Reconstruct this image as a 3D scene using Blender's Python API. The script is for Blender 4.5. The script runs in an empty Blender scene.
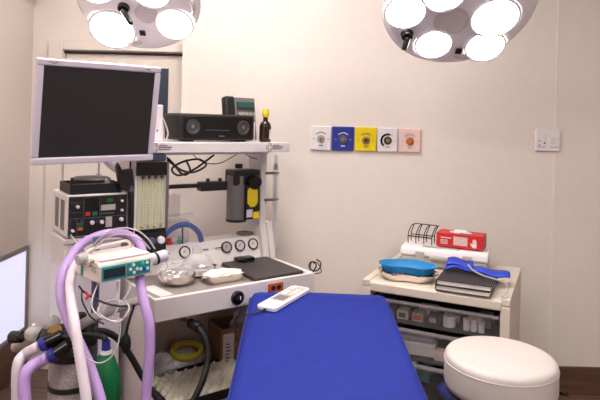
import bpy, bmesh, math, random
from mathutils import Matrix, Vector
random.seed(7)
S = bpy.context.scene
COL = S.collection
PI = math.pi
R = math.radians

# ------------------------------------------------------------------ materials
def lin(c):
    return tuple(((v/255.)/12.92 if v/255. <= .04045 else ((v/255.+.055)/1.055)**2.4) for v in c)

def mat(name, rgb, rough=.5, metal=0., var=.06, scale=12., bump=0., spec=.5, coat=0.):
    m = bpy.data.materials.new(name); m.use_nodes = True
    nt = m.node_tree; b = nt.nodes['Principled BSDF']
    c = lin(rgb)
    tc = nt.nodes.new('ShaderNodeTexCoord')
    n = nt.nodes.new('ShaderNodeTexNoise'); n.inputs['Scale'].default_value = scale
    n.inputs['Detail'].default_value = 4
    nt.links.new(tc.outputs['Object'], n.inputs['Vector'])
    r = nt.nodes.new('ShaderNodeValToRGB')
    r.color_ramp.elements[0].position = .3; r.color_ramp.elements[1].position = .7
    r.color_ramp.elements[0].color = tuple(v*(1-var) for v in c)+(1,)
    r.color_ramp.elements[1].color = tuple(min(1, v*(1+var)) for v in c)+(1,)
    nt.links.new(n.outputs['Fac'], r.inputs['Fac'])
    nt.links.new(r.outputs['Color'], b.inputs['Base Color'])
    b.inputs['Roughness'].default_value = rough; b.inputs['Metallic'].default_value = metal
    b.inputs['Specular IOR Level'].default_value = spec
    b.inputs['Coat Weight'].default_value = coat
    if bump:
        bp = nt.nodes.new('ShaderNodeBump'); bp.inputs['Strength'].default_value = bump
        bp.inputs['Distance'].default_value = .004
        n2 = nt.nodes.new('ShaderNodeTexNoise'); n2.inputs['Scale'].default_value = scale*6
        nt.links.new(tc.outputs['Object'], n2.inputs['Vector'])
        nt.links.new(n2.outputs['Fac'], bp.inputs['Height'])
        nt.links.new(bp.outputs['Normal'], b.inputs['Normal'])
    return m

def clear(name, rgb, opacity=.3, rough=.12):
    m = mat(name, rgb, rough, var=.03)
    nt = m.node_tree; b = nt.nodes['Principled BSDF']; out = nt.nodes['Material Output']
    t = nt.nodes.new('ShaderNodeBsdfTransparent'); x = nt.nodes.new('ShaderNodeMixShader')
    x.inputs['Fac'].default_value = opacity
    nt.links.new(t.outputs[0], x.inputs[1]); nt.links.new(b.outputs[0], x.inputs[2])
    nt.links.new(x.outputs[0], out.inputs['Surface'])
    return m

def emit(name, rgb, strength):
    m = bpy.data.materials.new(name); m.use_nodes = True
    nt = m.node_tree; b = nt.nodes['Principled BSDF']
    b.inputs['Base Color'].default_value = lin(rgb)+(1,)
    b.inputs['Emission Color'].default_value = lin(rgb)+(1,)
    b.inputs['Emission Strength'].default_value = strength
    return m

def wood(name, a, bcol, rough, planks):
    m = bpy.data.materials.new(name); m.use_nodes = True
    nt = m.node_tree; b = nt.nodes['Principled BSDF']
    tc = nt.nodes.new('ShaderNodeTexCoord'); mp = nt.nodes.new('ShaderNodeMapping')
    mp.inputs['Scale'].default_value = (1.2, 22, 22)
    nt.links.new(tc.outputs['Object'], mp.inputs['Vector'])
    n = nt.nodes.new('ShaderNodeTexNoise'); n.inputs['Scale'].default_value = 2.2; n.inputs['Detail'].default_value = 6
    nt.links.new(mp.outputs[0], n.inputs['Vector'])
    r = nt.nodes.new('ShaderNodeValToRGB')
    r.color_ramp.elements[0].position = .3; r.color_ramp.elements[1].position = .72
    r.color_ramp.elements[0].color = lin(a)+(1,); r.color_ramp.elements[1].color = lin(bcol)+(1,)
    nt.links.new(n.outputs['Fac'], r.inputs['Fac'])
    last = r.outputs['Color']
    if planks:
        br = nt.nodes.new('ShaderNodeTexBrick'); br.offset = .5
        br.inputs['Scale'].default_value = 1.; br.inputs['Brick Width'].default_value = .6
        br.inputs['Row Height'].default_value = .3; br.inputs['Mortar Size'].default_value = .004
        br.inputs['Color1'].default_value = (1, 1, 1, 1); br.inputs['Color2'].default_value = (.85, .85, .85, 1)
        br.inputs['Mortar'].default_value = (.3, .28, .26, 1)
        nt.links.new(tc.outputs['Object'], br.inputs['Vector'])
        mx = nt.nodes.new('ShaderNodeMix'); mx.data_type = 'RGBA'; mx.blend_type = 'MULTIPLY'
        mx.inputs['Factor'].default_value = 1
        nt.links.new(last, mx.inputs['A']); nt.links.new(br.outputs['Color'], mx.inputs['B'])
        last = mx.outputs['Result']
    nt.links.new(last, b.inputs['Base Color']); b.inputs['Roughness'].default_value = rough
    return m

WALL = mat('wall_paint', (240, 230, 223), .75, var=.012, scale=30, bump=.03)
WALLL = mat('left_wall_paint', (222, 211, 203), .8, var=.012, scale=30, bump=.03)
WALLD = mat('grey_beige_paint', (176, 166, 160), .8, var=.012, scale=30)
CEIL = mat('ceiling_paint', (225, 220, 214), .9, var=.01)
DOORP = mat('door_paint', (238, 228, 222), .6, var=.01)
SEAM = mat('seam_cover', (246, 238, 232), .5, var=.01)
FLOORM = wood('brown_floor', (104, 78, 66), (138, 106, 90), .45, True)
SKIRT = wood('brown_skirting', (88, 62, 46), (114, 84, 64), .5, False)
NAVY = mat('dark_blue_glass', (44, 56, 78), .15, var=.02)
GAP = mat('dark_gap', (58, 40, 34), .8)
GREYF = mat('grey_window_frame', (140, 132, 130), .5, var=.02)
PANE = emit('daylit_frosted_pane', (214, 216, 242), .255)
WHITE = mat('white_enamel', (232, 224, 226), .35, var=.012, coat=.2)
CREAM = mat('cream_plastic', (216, 204, 192), .5, var=.015)
PUMPW = mat('offwhite_plastic', (222, 208, 204), .45, var=.015)
LILACW = mat('white_bezel', (216, 206, 222), .4, var=.01)
SCREEN = mat('black_screen', (50, 46, 48), .28, var=.03, spec=.35)
BLACK = mat('black_plastic', (26, 24, 26), .45, var=.08)
BLACKG = mat('black_gloss', (16, 15, 17), .22, var=.05)
RUBBER = mat('black_rubber', (22, 21, 23), .55, var=.08)
DKGREY = mat('dark_grey', (62, 58, 60), .5, var=.05)
MIDGREY = mat('mid_grey', (118, 112, 112), .5, var=.05)
LGREY = mat('light_grey', (178, 172, 172), .5, var=.03)
STEEL = mat('brushed_steel', (150, 140, 134), .32, .9, var=.08, scale=30)
TOPST = mat('steel_worktop', (172, 162, 157), .34, .25, var=.06, scale=8)
CHROME = mat('chrome', (205, 200, 200), .12, 1., var=.02)
SILVER = mat('polished_dish', (222, 214, 206), .12, 1., var=.04)
BRASS = mat('brass', (190, 160, 100), .3, .9, var=.05)
BLUE = mat('royal_blue_cover', (28, 46, 142), .7, var=.07, scale=18, bump=.12, spec=.2)
BLUEP = mat('blue_piping', (30, 46, 140), .6)
BLUEC = mat('blue_connector', (40, 44, 140), .4)
BASIN = mat('sky_blue_plastic', (34, 136, 200), .4, var=.04)
CUFF = mat('blue_nylon', (36, 66, 200), .5, var=.06, bump=.05)
TEAL = mat('teal_panel', (20, 150, 140), .4, var=.02)
LCD = mat('lcd_dark', (40, 46, 48), .2)
LCDG = mat('lcd_green_grey', (54, 92, 84), .2)
LCDW = mat('lcd_pale', (196, 186, 184), .3)
YEL = mat('yellow_plastic', (232, 204, 30), .45, var=.03)
YELD = mat('yellow_tube_rubber', (190, 176, 40), .5, var=.06)
RED = mat('red_carton', (206, 38, 40), .5, var=.04)
REDB = mat('red_button', (200, 60, 50), .4)
ORNG = mat('orange_plate', (196, 92, 52), .45, var=.04)
GREENB = mat('green_button', (30, 110, 60), .4)
GREEN = mat('green_rubber', (12, 108, 62), .4, var=.05)
VINYL = mat('white_vinyl', (214, 204, 202), .42, var=.01, bump=.02)
PURPLE = mat('purple_hose', (188, 154, 216), .4, var=.04)
WHOSE = mat('white_hose', (224, 210, 224), .4, var=.03)
TUBEW = mat('thin_white_tube', (196, 188, 190), .35, var=.02)
SODA = mat('grey_granules', (166, 152, 152), .8, var=.35, scale=160)
FOAM = mat('cream_foam', (242, 234, 216), .85, var=.03, bump=.1)
CARD = mat('brown_cardboard', (150, 112, 86), .85, var=.06)
PAPER = mat('white_paper', (232, 226, 226), .7, var=.02)
GAUZE = mat('white_gauze', (244, 238, 228), .9, var=.03, bump=.3)
CLOTHG = mat('grey_cloth', (176, 176, 184), .85, var=.06, bump=.1)
POUCH = mat('blue_grey_cap', (74, 88, 112), .4, var=.05)
FLOWB = mat('pale_green_backing', (208, 206, 176), .5, var=.03)
AMBER = mat('brown_bottle_glass', (44, 26, 18), .12, var=.05)
BOOK = mat('black_book_cover', (42, 38, 40), .55, var=.06, bump=.05)
PAGES = mat('book_pages', (232, 224, 218), .8, var=.05, scale=80)
MATB = mat('dark_slate_board', (64, 58, 60), .5, var=.04)
PLBLUE = mat('blue_plate', (40, 54, 150), .4)
PLYEL = mat('yellow_plate', (246, 216, 20), .4)
PLWHITE = mat('white_plate', (240, 234, 238), .4, var=.01)
PLPINK = mat('pink_plate', (238, 208, 200), .4, var=.01)
GREYTEXT = mat('grey_print', (98, 92, 102), .6)
WPRINT = mat('white_print', (232, 222, 220), .6)
LAMPB = mat('lamp_shell', (243, 239, 245), .35, var=.01, coat=.3)
LAMPG = mat('lamp_recess', (206, 198, 196), .4)
GLOW = emit('lamp_lens', (255, 244, 232), 7.)
FILLGLOW = emit('fill_panel_glow', (255, 250, 243), 7.2)  # glow of the added overhead fill panel, out of view
CLR = clear('clear_plastic', (226, 222, 230), .30)
WRAP = clear('clear_wrap', (236, 232, 236), .28, .05)
CLRB = clear('clear_bag', (232, 226, 236), .38, .2)
LIP = clear('drawer_lip_plastic', (186, 178, 182), .3, .1)
SMOKE = clear('smoky_drawer_plastic', (128, 120, 124), .17, .06)
DKSHELL = mat('dark_interior', (58, 52, 52), .7, var=.05)
REDCL = mat('red_clear_connector', (214, 70, 66), .35)
TEALC = mat('teal_connector', (60, 160, 160), .35)
BLUETUBE = mat('blue_white_tube', (84, 104, 176), .4, var=.05)
POLEM = mat('blue_grey_pole', (120, 126, 156), .3, .6)
MINT = mat('mint_plastic', (120, 190, 190), .4)

# ------------------------------------------------------------------ mesh helpers
class B:
    def __init__(s): s.m = bmesh.new()
    def _mv(s, vs, M): bmesh.ops.transform(s.m, matrix=M, verts=vs)
    def box(s, c, d, rot=None):
        vs = bmesh.ops.create_cube(s.m, size=1)['verts']
        M = Matrix.Translation(c) @ (rot.to_4x4() if rot else Matrix()) @ Matrix.Diagonal((d[0], d[1], d[2], 1))
        s._mv(vs, M); return s
    def bb(s, a, b):
        return s.box([(a[i]+b[i])/2 for i in range(3)], [abs(b[i]-a[i]) for i in range(3)])
    def cyl(s, p0, p1, r0, r1=None, n=24):
        r1 = r0 if r1 is None else r1
        p0, p1 = Vector(p0), Vector(p1); d = p1-p0
        vs = bmesh.ops.create_cone(s.m, cap_ends=True, segments=n, radius1=r0, radius2=r1, depth=d.length)['verts']
        s._mv(vs, Matrix.Translation((p0+p1)/2) @ d.to_track_quat('Z', 'Y').to_matrix().to_4x4()); return s
    def sph(s, c, r, n=20):
        r = (r, r, r) if isinstance(r, (int, float)) else r
        vs = bmesh.ops.create_uvsphere(s.m, u_segments=n, v_segments=max(8, n//2), radius=1)['verts']
        s._mv(vs, Matrix.Translation(c) @ Matrix.Diagonal((*r, 1))); return s
    def lathe(s, prof, c=(0, 0, 0), n=32, M=None, wob=None):
        rings = []
        T = Matrix.Translation(c) @ (M or Matrix())
        for r, z in prof:
            if r < 1e-6: rings.append([s.m.verts.new(T @ Vector((0, 0, z)))])
            else:
                rings.append([s.m.verts.new(T @ Vector((r*math.cos(2*PI*i/n)*(wob(i/n) if wob else 1), r*math.sin(2*PI*i/n)*(wob(i/n) if wob else 1), z))) for i in range(n)])
        for a, b in zip(rings, rings[1:]):
            for i in range(n):
                j = (i+1) % n
                f = ([a[0]] if len(a) == 1 else [a[i], a[j]]) + ([b[0]] if len(b) == 1 else [b[j], b[i]])
                if len(f) > 2: s.m.faces.new(f)
        return s
    def tube(s, pts, r, n=12, step=6, closed=False, corr=0., pitch=.012):
        P = [Vector(p) for p in pts]
        Q = []
        N = len(P)
        seg = N if closed else N-1
        for i in range(seg):
            p1, p2 = P[i], P[(i+1) % N]
            p0 = P[i-1] if (i > 0 or closed) else 2*p1-p2
            p3 = P[(i+2) % N] if (i+2 < N or closed) else 2*p2-p1
            for k in range(step):
                t = k/step
                Q.append(.5*((2*p1)+(p2-p0)*t+(2*p0-5*p1+4*p2-p3)*t*t+(3*p1-p0-3*p2+p3)*t**3))
        if not closed: Q.append(P[-1])
        if corr:                                   # resample evenly, two rings per rib
            L = [0.]
            for a, b in zip(Q, Q[1:]): L.append(L[-1]+(b-a).length)
            m = max(4, int(L[-1]/(pitch/2))); W = []; j = 0
            for k in range(m+1):
                d = L[-1]*k/m
                while j < len(L)-2 and L[j+1] < d: j += 1
                t = (d-L[j])/max(1e-9, L[j+1]-L[j]); W.append(Q[j].lerp(Q[j+1], t))
            Q = W
        rings = []; up = None
        for i, q in enumerate(Q):
            if closed: t = (Q[(i+1) % len(Q)]-Q[i-1])
            else: t = (Q[min(i+1, len(Q)-1)]-Q[max(i-1, 0)])
            t = t.normalized() if t.length > 1e-9 else Vector((0, 0, 1))
            if up is None: up = t.orthogonal().normalized()
            up = (up-t*up.dot(t)).normalized(); sd = t.cross(up)
            rr = r+(corr if i % 2 else 0)
            rings.append([s.m.verts.new(q+up*rr*math.cos(2*PI*k/n)+sd*rr*math.sin(2*PI*k/n)) for k in range(n)])
        for i in range(len(rings) if closed else len(rings)-1):
            a, b = rings[i], rings[(i+1) % len(rings)]
            for k in range(n): s.m.faces.new([a[k], a[(k+1) % n], b[(k+1) % n], b[k]])
        if not closed: s.m.faces.new(rings[0][::-1]); s.m.faces.new(rings[-1])
        return s
    def prism(s, poly, z0, z1, M=None):
        M = M or Matrix()
        a = [s.m.verts.new(M @ Vector((x, y, z0))) for x, y in poly]
        b = [s.m.verts.new(M @ Vector((x, y, z1))) for x, y in poly]
        s.m.faces.new(a[::-1]); s.m.faces.new(b)
        for i in range(len(a)):
            j = (i+1) % len(a); s.m.faces.new([a[i], a[j], b[j], b[i]])
        return s
    def obj(s, name, m, parent=None, bevel=0., seg=2, loc=None, rotz=0., sharp=38, solid=0., sub=0):
        bmesh.ops.recalc_face_normals(s.m, faces=s.m.faces)
        for f in s.m.faces: f.smooth = True
        for e in s.m.edges:
            if len(e.link_faces) == 2 and e.calc_face_angle(0) > R(sharp): e.smooth = False
        me = bpy.data.meshes.new(name); s.m.to_mesh(me); s.m.free()
        o = bpy.data.objects.new(name, me); COL.objects.link(o)
        me.materials.append(m)
        if parent: o.parent = parent
        if loc: o.location = loc
        if rotz: o.rotation_euler = (0, 0, rotz)
        if solid:
            k = o.modifiers.new('solid', 'SOLIDIFY'); k.thickness = solid
        if bevel:
            k = o.modifiers.new('bevel', 'BEVEL'); k.width = bevel; k.segments = seg; k.limit_method = 'ANGLE'; k.angle_limit = R(40)
            k.harden_normals = False
        if sub:
            k = o.modifiers.new('sub', 'SUBSURF'); k.levels = sub; k.render_levels = sub
        return o

YZ = Matrix(((0, 0, 1, 0), (1, 0, 0, 0), (0, 1, 0, 0), (0, 0, 0, 1)))   # prism drawn in (depth, height), extruded along x
XZ = Matrix(((1, 0, 0, 0), (0, 0, -1, 0), (0, 1, 0, 0), (0, 0, 0, 1)))  # drawn in (x, height), extruded along -y

def tag(o, label, cat, group=None, kind=None):
    o['label'] = label; o['category'] = cat
    if group: o['group'] = group
    if kind: o['kind'] = kind
    return o
def thing(name, label, cat, loc, rotz=0., group=None, rot=None):
    o = bpy.data.objects.new(name, None); COL.objects.link(o); o.empty_display_size = .05
    o.location = loc; o.rotation_euler = rot if rot else (0, 0, rotz)
    return tag(o, label, cat, group)
def struct(o): o['kind'] = 'structure'; return o
def copy_thing(o, loc, label, rotz=None):
    c = o.copy(); COL.objects.link(c); c.location = loc; c['label'] = label
    if rotz is not None: c.rotation_euler = (0, 0, rotz)
    for ch in list(o.children):
        d = ch.copy(); COL.objects.link(d); d.parent = c
        for g in list(ch.children):
            e = g.copy(); COL.objects.link(e); e.parent = d
    return c

# ------------------------------------------------------------------ camera
TH = R(1.45); FL = 560.; EYE = 1.3
cam = bpy.data.cameras.new('camera'); co = bpy.data.objects.new('camera', cam); COL.objects.link(co)
co.matrix_world = Matrix.Translation((0, 0, EYE)) @ Matrix.Rotation(PI/2, 4, 'X') @ Matrix.Rotation(TH, 4, 'Z')
cam.sensor_fit = 'HORIZONTAL'; cam.sensor_width = 36; cam.lens = FL*36/600
cam.shift_x = -1.9/600; cam.shift_y = -75/600; cam.clip_start = .02
S.camera = co
def at(px, py, Y):                     # the point at distance Y seen at px, py of the photograph
    u, v = px-301.9, py-125.
    return Vector(((u*math.cos(TH)+v*math.sin(TH))*Y/FL, Y, EYE-(-u*math.sin(TH)+v*math.cos(TH))*Y/FL))

# ------------------------------------------------------------------ the room
XL, XR, YB, YF, HC = -1.413, 2.3, 2.78, -1.6, 2.6
struct(B().bb((XL-.1, YF-.1, -.1), (XR+.1, YB+.3, 0)).obj('floor', FLOORM))
struct(B().bb((XL-.1, YF-.1, HC), (XR+.1, YB+.3, HC+.1)).obj('ceiling', CEIL))
struct(B().bb((-.601, YB, 0), (XR, YB+.26, HC)).obj('wall_back', WALL))
w = B().bb((XL-.1, 2.92, 0), (-1.25, 3.04, HC)).bb((-1.25, 2.92, 1.66), (-.601, 3.04, HC))
struct(w.obj('wall_alcove', WALL))
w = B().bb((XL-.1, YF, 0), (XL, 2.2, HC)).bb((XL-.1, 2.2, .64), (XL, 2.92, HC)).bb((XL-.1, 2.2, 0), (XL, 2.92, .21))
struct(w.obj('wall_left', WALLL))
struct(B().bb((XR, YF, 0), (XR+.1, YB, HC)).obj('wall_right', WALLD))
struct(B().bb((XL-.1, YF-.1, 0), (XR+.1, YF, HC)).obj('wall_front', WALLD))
struct(B().bb((-.60, YB-.016, 0), (XR, YB, .138)).obj('baseboard_back', SKIRT, bevel=.004))
struct(B().bb((XL, YF, 0), (XL+.016, 2.92, .205)).obj('baseboard_left', SKIRT, bevel=.004))
struct(B().bb((1.2555, YB-.0025, .138), (1.2615, YB, HC)).obj('trim_1', SEAM))
# low frosted window in the left wall
wf = B().bb((XL-.02, 2.2, .617), (XL+.012, 2.915, .64)).bb((XL-.02, 2.2, .205), (XL+.012, 2.915, .222)).bb((XL-.02, 2.895, .222), (XL+.012, 2.915, .617)).bb((XL-.02, 2.2, .222), (XL+.012, 2.225, .617))
win = struct(wf.obj('window_1', GREYF, bevel=.003))
B().bb((XL-.02, 2.21, .21), (XL+.004, 2.90, .63)).obj('window_pane', PANE, win)
# door behind the machine
dr = struct(B().bb((-1.245, 2.937, 0), (-.606, 2.98, 1.645)).obj('door_1', DOORP, bevel=.003))
B().bb((-1.12, 2.933, 1.30), (-.705, 2.939, 1.578)).obj('door_glass', NAVY, dr)
B().bb((-1.25, 2.922, 1.645), (-.601, 2.95, 1.655)).obj('door_gap', GAP, dr)
B().bb((-.80, 2.90, 1.0), (-.79, 2.955, 1.02)).bb((-.80, 2.90, 1.0), (-.70, 2.91, 1.02)).obj('door_handle', CHROME, dr, bevel=.003)
struct(B().bb((-1.325, 2.90, 0), (-1.25, 2.92, 1.71)).bb((-1.25, 2.90, 1.66), (-.601, 2.92, 1.71)).obj('trim_2', DOORP, bevel=.004))

# ------------------------------------------------------------------ added fill panels on the ceiling, unseen, to brighten room and wall
FILLGLOW2 = emit('fill_panel_glow_bright', (255, 251, 245), 8.8)  # stronger glow for the two added panels behind the viewer
def added_fill_panel(x, y, label, glow):
    t = thing('added_fill_panel', label, 'light', (x, y, HC))
    B().bb((-.31, -.31, -.03), (.31, -.29, 0)).bb((-.31, .29, -.03), (.31, .31, 0)).bb((-.31, -.29, -.03), (-.29, .29, 0)).bb((.29, -.29, -.03), (.31, .29, 0)).obj('frame', WHITE, t)
    B().bb((-.29, -.29, -.02), (.29, .29, -.008)).obj('fill_diffuser', glow, t)
added_fill_panel(-.3, 1.85, 'added square fill panel above the machine and the far end of the table', FILLGLOW)
added_fill_panel(-.75, -.1, 'added square fill panel over the left of the room behind the viewer', FILLGLOW2)
added_fill_panel(1.35, .1, 'added square fill panel over the right of the room behind the viewer', FILLGLOW2)

# ------------------------------------------------------------------ operating lamps
def op_lamp(label, c, T, rad, discs, hole, handle, square, slot, handle_len):
    t = thing('operating_lamp', label, 'lamp', c, rot=(PI-T, 0, 0), group='operating lamps hanging from the ceiling')
    k = rad
    B().lathe([(0, 0.0), (k*.55, .0), (k*.9, -.006), (k*.985, -.018), (k, -.034), (k*.985, -.052), (k*.9, -.085), (k*.7, -.118), (k*.4, -.135), (0, -.14)], n=64).obj('lamp_shell', LAMPB, t, sharp=60)
    for x, y, r in discs:
        b = B(); b.lathe([(r*1.12, -.002), (r*1.10, .005), (r*1.0, .004), (r*.98, -.002)], (x, y, 0), 40)
        rim = b.obj('reflector_rim', LAMPB, t)
        B().lathe([(0, .006), (r*.6, .0055), (r, .003), (r, -.001), (0, -.001)], (x, y, 0), 40).obj('lens', GLOW, rim)
    hx, hy, hr = hole
    B().lathe([(hr, .003), (hr*.92, .004), (hr*.8, .002), (hr*.5, .0012), (0, .001)], (hx, hy, 0), 40).obj('centre_recess', LAMPG, t)
    x, y, dx, dy = handle; hl = handle_len
    h = B().cyl((x, y, -.005), (x, y, .018), .024, .02).obj('handle_base', BLACKG, t, bevel=.003)
    B().cyl((x, y, .018), (x+dx, y+dy, hl), .011, .0095).obj('handle', BLACKG, h, bevel=.002)
    x, y = square
    B().box((x, y, .003), (.022, .022, .006)).obj('sensor_window', BLACKG, t)
    x, y = slot
    B().sph((x, y, .0), (.045, .012, .004)).obj('grip_slot', LAMPG, t)
    return t
LA, LB_ = R(44), R(40)
l1 = op_lamp('operating lamp above the monitor with a long black handle', (-.634, 2.1, 1.746), LA, .238,
        [(-.118, -.132, .084), (.130, -.098, .067), (.066, .045, .066), (-.138, .06, .066)], (.029, -.052, .042), (-.051, -.026, .040, -.02), (-.001, -.142), (-.058, -.196), .075)
l2 = op_lamp('operating lamp above the wall plates with five lit reflectors', (.527, 1.9, 1.702), LB_, .263,
        [(-.184, -.012, .066), (-.060, -.154, .062), (.126, -.158, .066), (.126, -.028, .078), (-.068, .064, .066)], (-.020, -.045, .060), (-.162, -.112, -.012, -.030), (.036, -.182), (.070, -.212), .05)
for t, T, (cx, cy, cz), r in ((l1, LA, (-.634, 2.1, 1.746), .238), (l2, LB_, (.527, 1.9, 1.702), .263)):
    # bracket and pole up to the ceiling, written in the lamp's own frame
    MI = (Matrix.Translation((cx, cy, cz)) @ Matrix.Rotation(PI-T, 4, 'X')).inverted()
    top = Vector((0, 0, -.13)); wt = MI.inverted() @ top
    a, b_, c_ = wt, Vector((wt.x, wt.y+.02, 2.0)), Vector((wt.x, wt.y+.02, HC-.03))
    B().tube([MI @ a, MI @ ((a+b_)/2+Vector((0, .03, 0))), MI @ b_], .02, 16).cyl(MI @ b_, MI @ c_, .022).obj('suspension_arm', LAMPB, t)
    B().cyl(MI @ Vector((c_.x, c_.y, HC-.05)), MI @ Vector((c_.x, c_.y, HC)), .07, .09).obj('ceiling_mount', LAMPB, t)
B().tube([(.196, .02, .0), (.212, .01, .012), (.216, -.02, .012), (.208, -.045, .0)], .008, 10).obj('grip_rail', LAMPG, l1)
b = B().bb((XL, 2.80, 1.91), (XL+.06, 2.86, 2.0)); tag(b.obj('wall_sensor', WHITE, bevel=.006), 'small white box mounted high in the corner of the left wall', 'sensor')

# ------------------------------------------------------------------ wall plates and socket
def wall_plate(x0, x1, m, label, style):
    z0, z1 = 1.178, 1.297
    t = thing('gas_outlet_plate', label, 'wall plate', ((x0+x1)/2, YB, (z0+z1)/2), group='gas outlet plates in a row on the wall')
    w, h = (x1-x0)/2-.001, (z1-z0)/2
    B().bb((-w, -.014, -h), (w, 0, h)).obj('plate', m, t, bevel=.004)
    ax = Matrix.Rotation(PI/2, 4, 'X')
    outer, inner, pr = style
    B().lathe([(0, 0), (.020, 0), (.020, .004), (.013, .006), (0, .006)], (0, -.014, -.004), 28, ax).obj('fitting_ring', outer, t)
    B().lathe([(0, 0), (.010, 0), (.0095, .010), (0, .010)], (0, -.014, -.004), 20, ax).obj('fitting_socket', inner, t)
    p = B()
    for k in range(-3, 4):
        a = PI/2+k*.23
        p.box((.033*math.cos(a), -.0145, -.004+.033*math.sin(a)), (.006, .002, .005), Matrix.Rotation(-(a-PI/2), 3, 'Y'))
    for sx in (-1, 1): p.box((sx*.036, -.0145, -.004), (.008, .002, .003))
    p.box((0, -.0145, -.036), (.02, .002, .006))
    p.obj('printing', pr, t)
    return t
WP = [(.044, .147, PLWHITE, 'white gas outlet plate with a small brass fitting, beside the blue plate', (LGREY, BRASS, GREYTEXT)),
      (.150, .260, PLBLUE, 'dark blue square gas outlet plate in the wall row', (GREYTEXT, BRASS, WPRINT)),
      (.264, .371, PLYEL, 'bright yellow square gas outlet plate in the wall row', (BRASS, DKGREY, BRASS)),
      (.375, .476, PLWHITE, 'white gas outlet plate with a dark ring, between yellow and pink plates', (DKGREY, BRASS, LGREY)),
      (.480, .590, PLPINK, 'pale pink square gas outlet plate at the end of the row', (ORNG, BRASS, LGREY))]
for a in WP:
    t = wall_plate(*a)
    if 'dark ring' in a[3]:
        c = B()
        for k in range(14):
            a0 = PI*.45+k*.19
            c.box((.031*math.cos(a0), -.015, -.004+.031*math.sin(a0)), (.012, .003, .009), Matrix.Rotation(-(a0-PI/2), 3, 'Y'))
        c.obj('dark_arc', BLACK, t)
t = thing('wall_socket', 'white square power socket under the wall seam', 'socket', (1.218, YB, 1.253))
B().bb((-.061, -.012, -.053), (.061, 0, .053)).obj('faceplate', PLWHITE, t, bevel=.004)
B().bb((-.012, -.0132, -.034), (-.0105, -.012, .034)).bb((-.05, -.0132, -.033), (-.012, -.012, -.029)).bb((.008, -.0132, -.033), (.05, -.012, -.029)).obj('moulding_line', LGREY, t)
B().bb((-.046, -.0135, -.004), (-.038, -.011, .000)).bb((-.046, -.0135, -.024), (-.038, -.011, -.020)).bb((-.021, -.0135, -.016), (-.014, -.011, -.009)).obj('pin_hole', BLACK, t)
B().bb((.012, -.016, -.014), (.036, -.011, .016)).obj('rocker_switch', WHITE, t, bevel=.002)

# ------------------------------------------------------------------ anaesthetic machine
MO, MP = Vector((.0684, 2.279, 0)), R(36.4)
def MW(x, y, z): return MO+Vector((x*math.cos(MP)-y*math.sin(MP), x*math.sin(MP)+y*math.cos(MP), z))
A = thing('anaesthetic_machine', 'large white anaesthetic machine with top shelf, gauges and steel worktop', 'medical machine', MO, MP)
B().bb((-.68, 0, .622), (0, .018, .702)).obj('front_panel', WHITE, A, bevel=.004)
B().bb((-.022, .018, .622), (0, .36, .702)).obj('side_rail', WHITE, A, bevel=.004)
B().bb((-.68, .018, .622), (-.672, .36, .702)).obj('side_rail', WHITE, A, bevel=.002)
B().bb((-.671, .018, .624), (-.023, .36, .698)).obj('worktop', TOPST, A)
B().prism([(.300, .698), (.335, .792), (.345, .80), (.43, .80), (.43, .698)], -.672, -.012, YZ).obj('gauge_panel', WHITE, A, bevel=.004)
for x0, x1 in ((-.668, -.628), (-.066, -.034)):
    B().prism([(.325, 1.19), (.325, .86), (.305, .80), (.285, .703), (.435, .703), (.435, 1.19)], x0, x1, YZ).obj('upright', WHITE, A, bevel=.004)
B().prism([(.285, .703), (.325, .86), (.36, .86), (.36, .703)], -.03, .0, YZ).obj('end_gusset', WHITE, A, bevel=.004)
sh = B().bb((-.70, .215, 1.208), (.0, .50, 1.222)).bb((-.70, .2, 1.181), (0, .216, 1.222)).bb((-.70, .216, 1.185), (-.688, .5, 1.21)).bb((-.012, .216, 1.185), (0, .5, 1.21))
shelf = sh.obj('top_shelf', WHITE, A, bevel=.003)
B().bb((-.66, .30, 1.168), (-.04, .33, 1.207)).obj('shelf_beam', LILACW, A, bevel=.003)
B().cyl((.0, .23, 1.203), (.012, .23, 1.203), .009).obj('end_screw', BLACK, A)
# cross emblem and small print on the shelf edge, at both ends
def emblem(x, y, sc):
    p = B()
    o = [(-1, -.35), (-.35, -.35), (-.35, -1), (.35, -1), (.35, -.35), (1, -.35), (1, .35), (.35, .35), (.35, 1), (-.35, 1), (-.35, .35), (-1, .35)]
    for i in range(12):
        a, c = o[i], o[(i+1) % 12]
        p.box((x+(a[0]+c[0])/2*sc, .1992, y+(a[1]+c[1])/2*sc), (abs(a[0]-c[0])*sc+.0016, .0016, abs(a[1]-c[1])*sc+.0016))
    p.obj('cross_emblem', GREYTEXT, shelf)
    q = B()
    for row, ln in ((.009, .034), (.002, .052), (-.006, .044)):
        for k in range(int(ln/.006)):
            q.box((x+.022+k*.006, .1992, y+row), (.0042, .0016, .0034 if row != .002 else .0045))
    q.obj('small_print', GREYTEXT, shelf)
emblem(-.612, 1.2015, .017); emblem(-.104, 1.2015, .017)
# gauges
for x, z, face in ((-.425, .768, PAPER), (-.232, .767, LGREY), (-.166, .767, LILACW), (-.100, .767, PAPER)):
    d = (z-.698)/(.094)*.035+.300
    ax = Matrix.Rotation(PI/2-math.atan2(.035, .094), 4, 'X')
    g = B().lathe([(0, 0), (.0245, 0), (.0245, .008), (.0205, .010), (.019, .006), (.019, .004), (0, .004)], (x, d, z), 32, ax).obj('pressure_gauge', BLACK, A, sharp=30)
    B().lathe([(0, .0045), (.0195, .0045), (.0195, .0065), (0, .0065)], (x, d, z), 32, ax).obj('dial', face, g)
    B().box((x-.003, d-.0075, z+.004), (.002, .0015, .014), Matrix.Rotation(.6, 3, 'Y')).obj('needle', BLACK, g)
q = B()
for x in (-.515, -.345, -.285):
    for k in range(4): q.box((x+k*.007, .3185, .7705), (.0055, .003, .004), Matrix.Rotation(-.35, 3, 'X'))
q.obj('gauge_caption', DKGREY, A)
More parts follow.
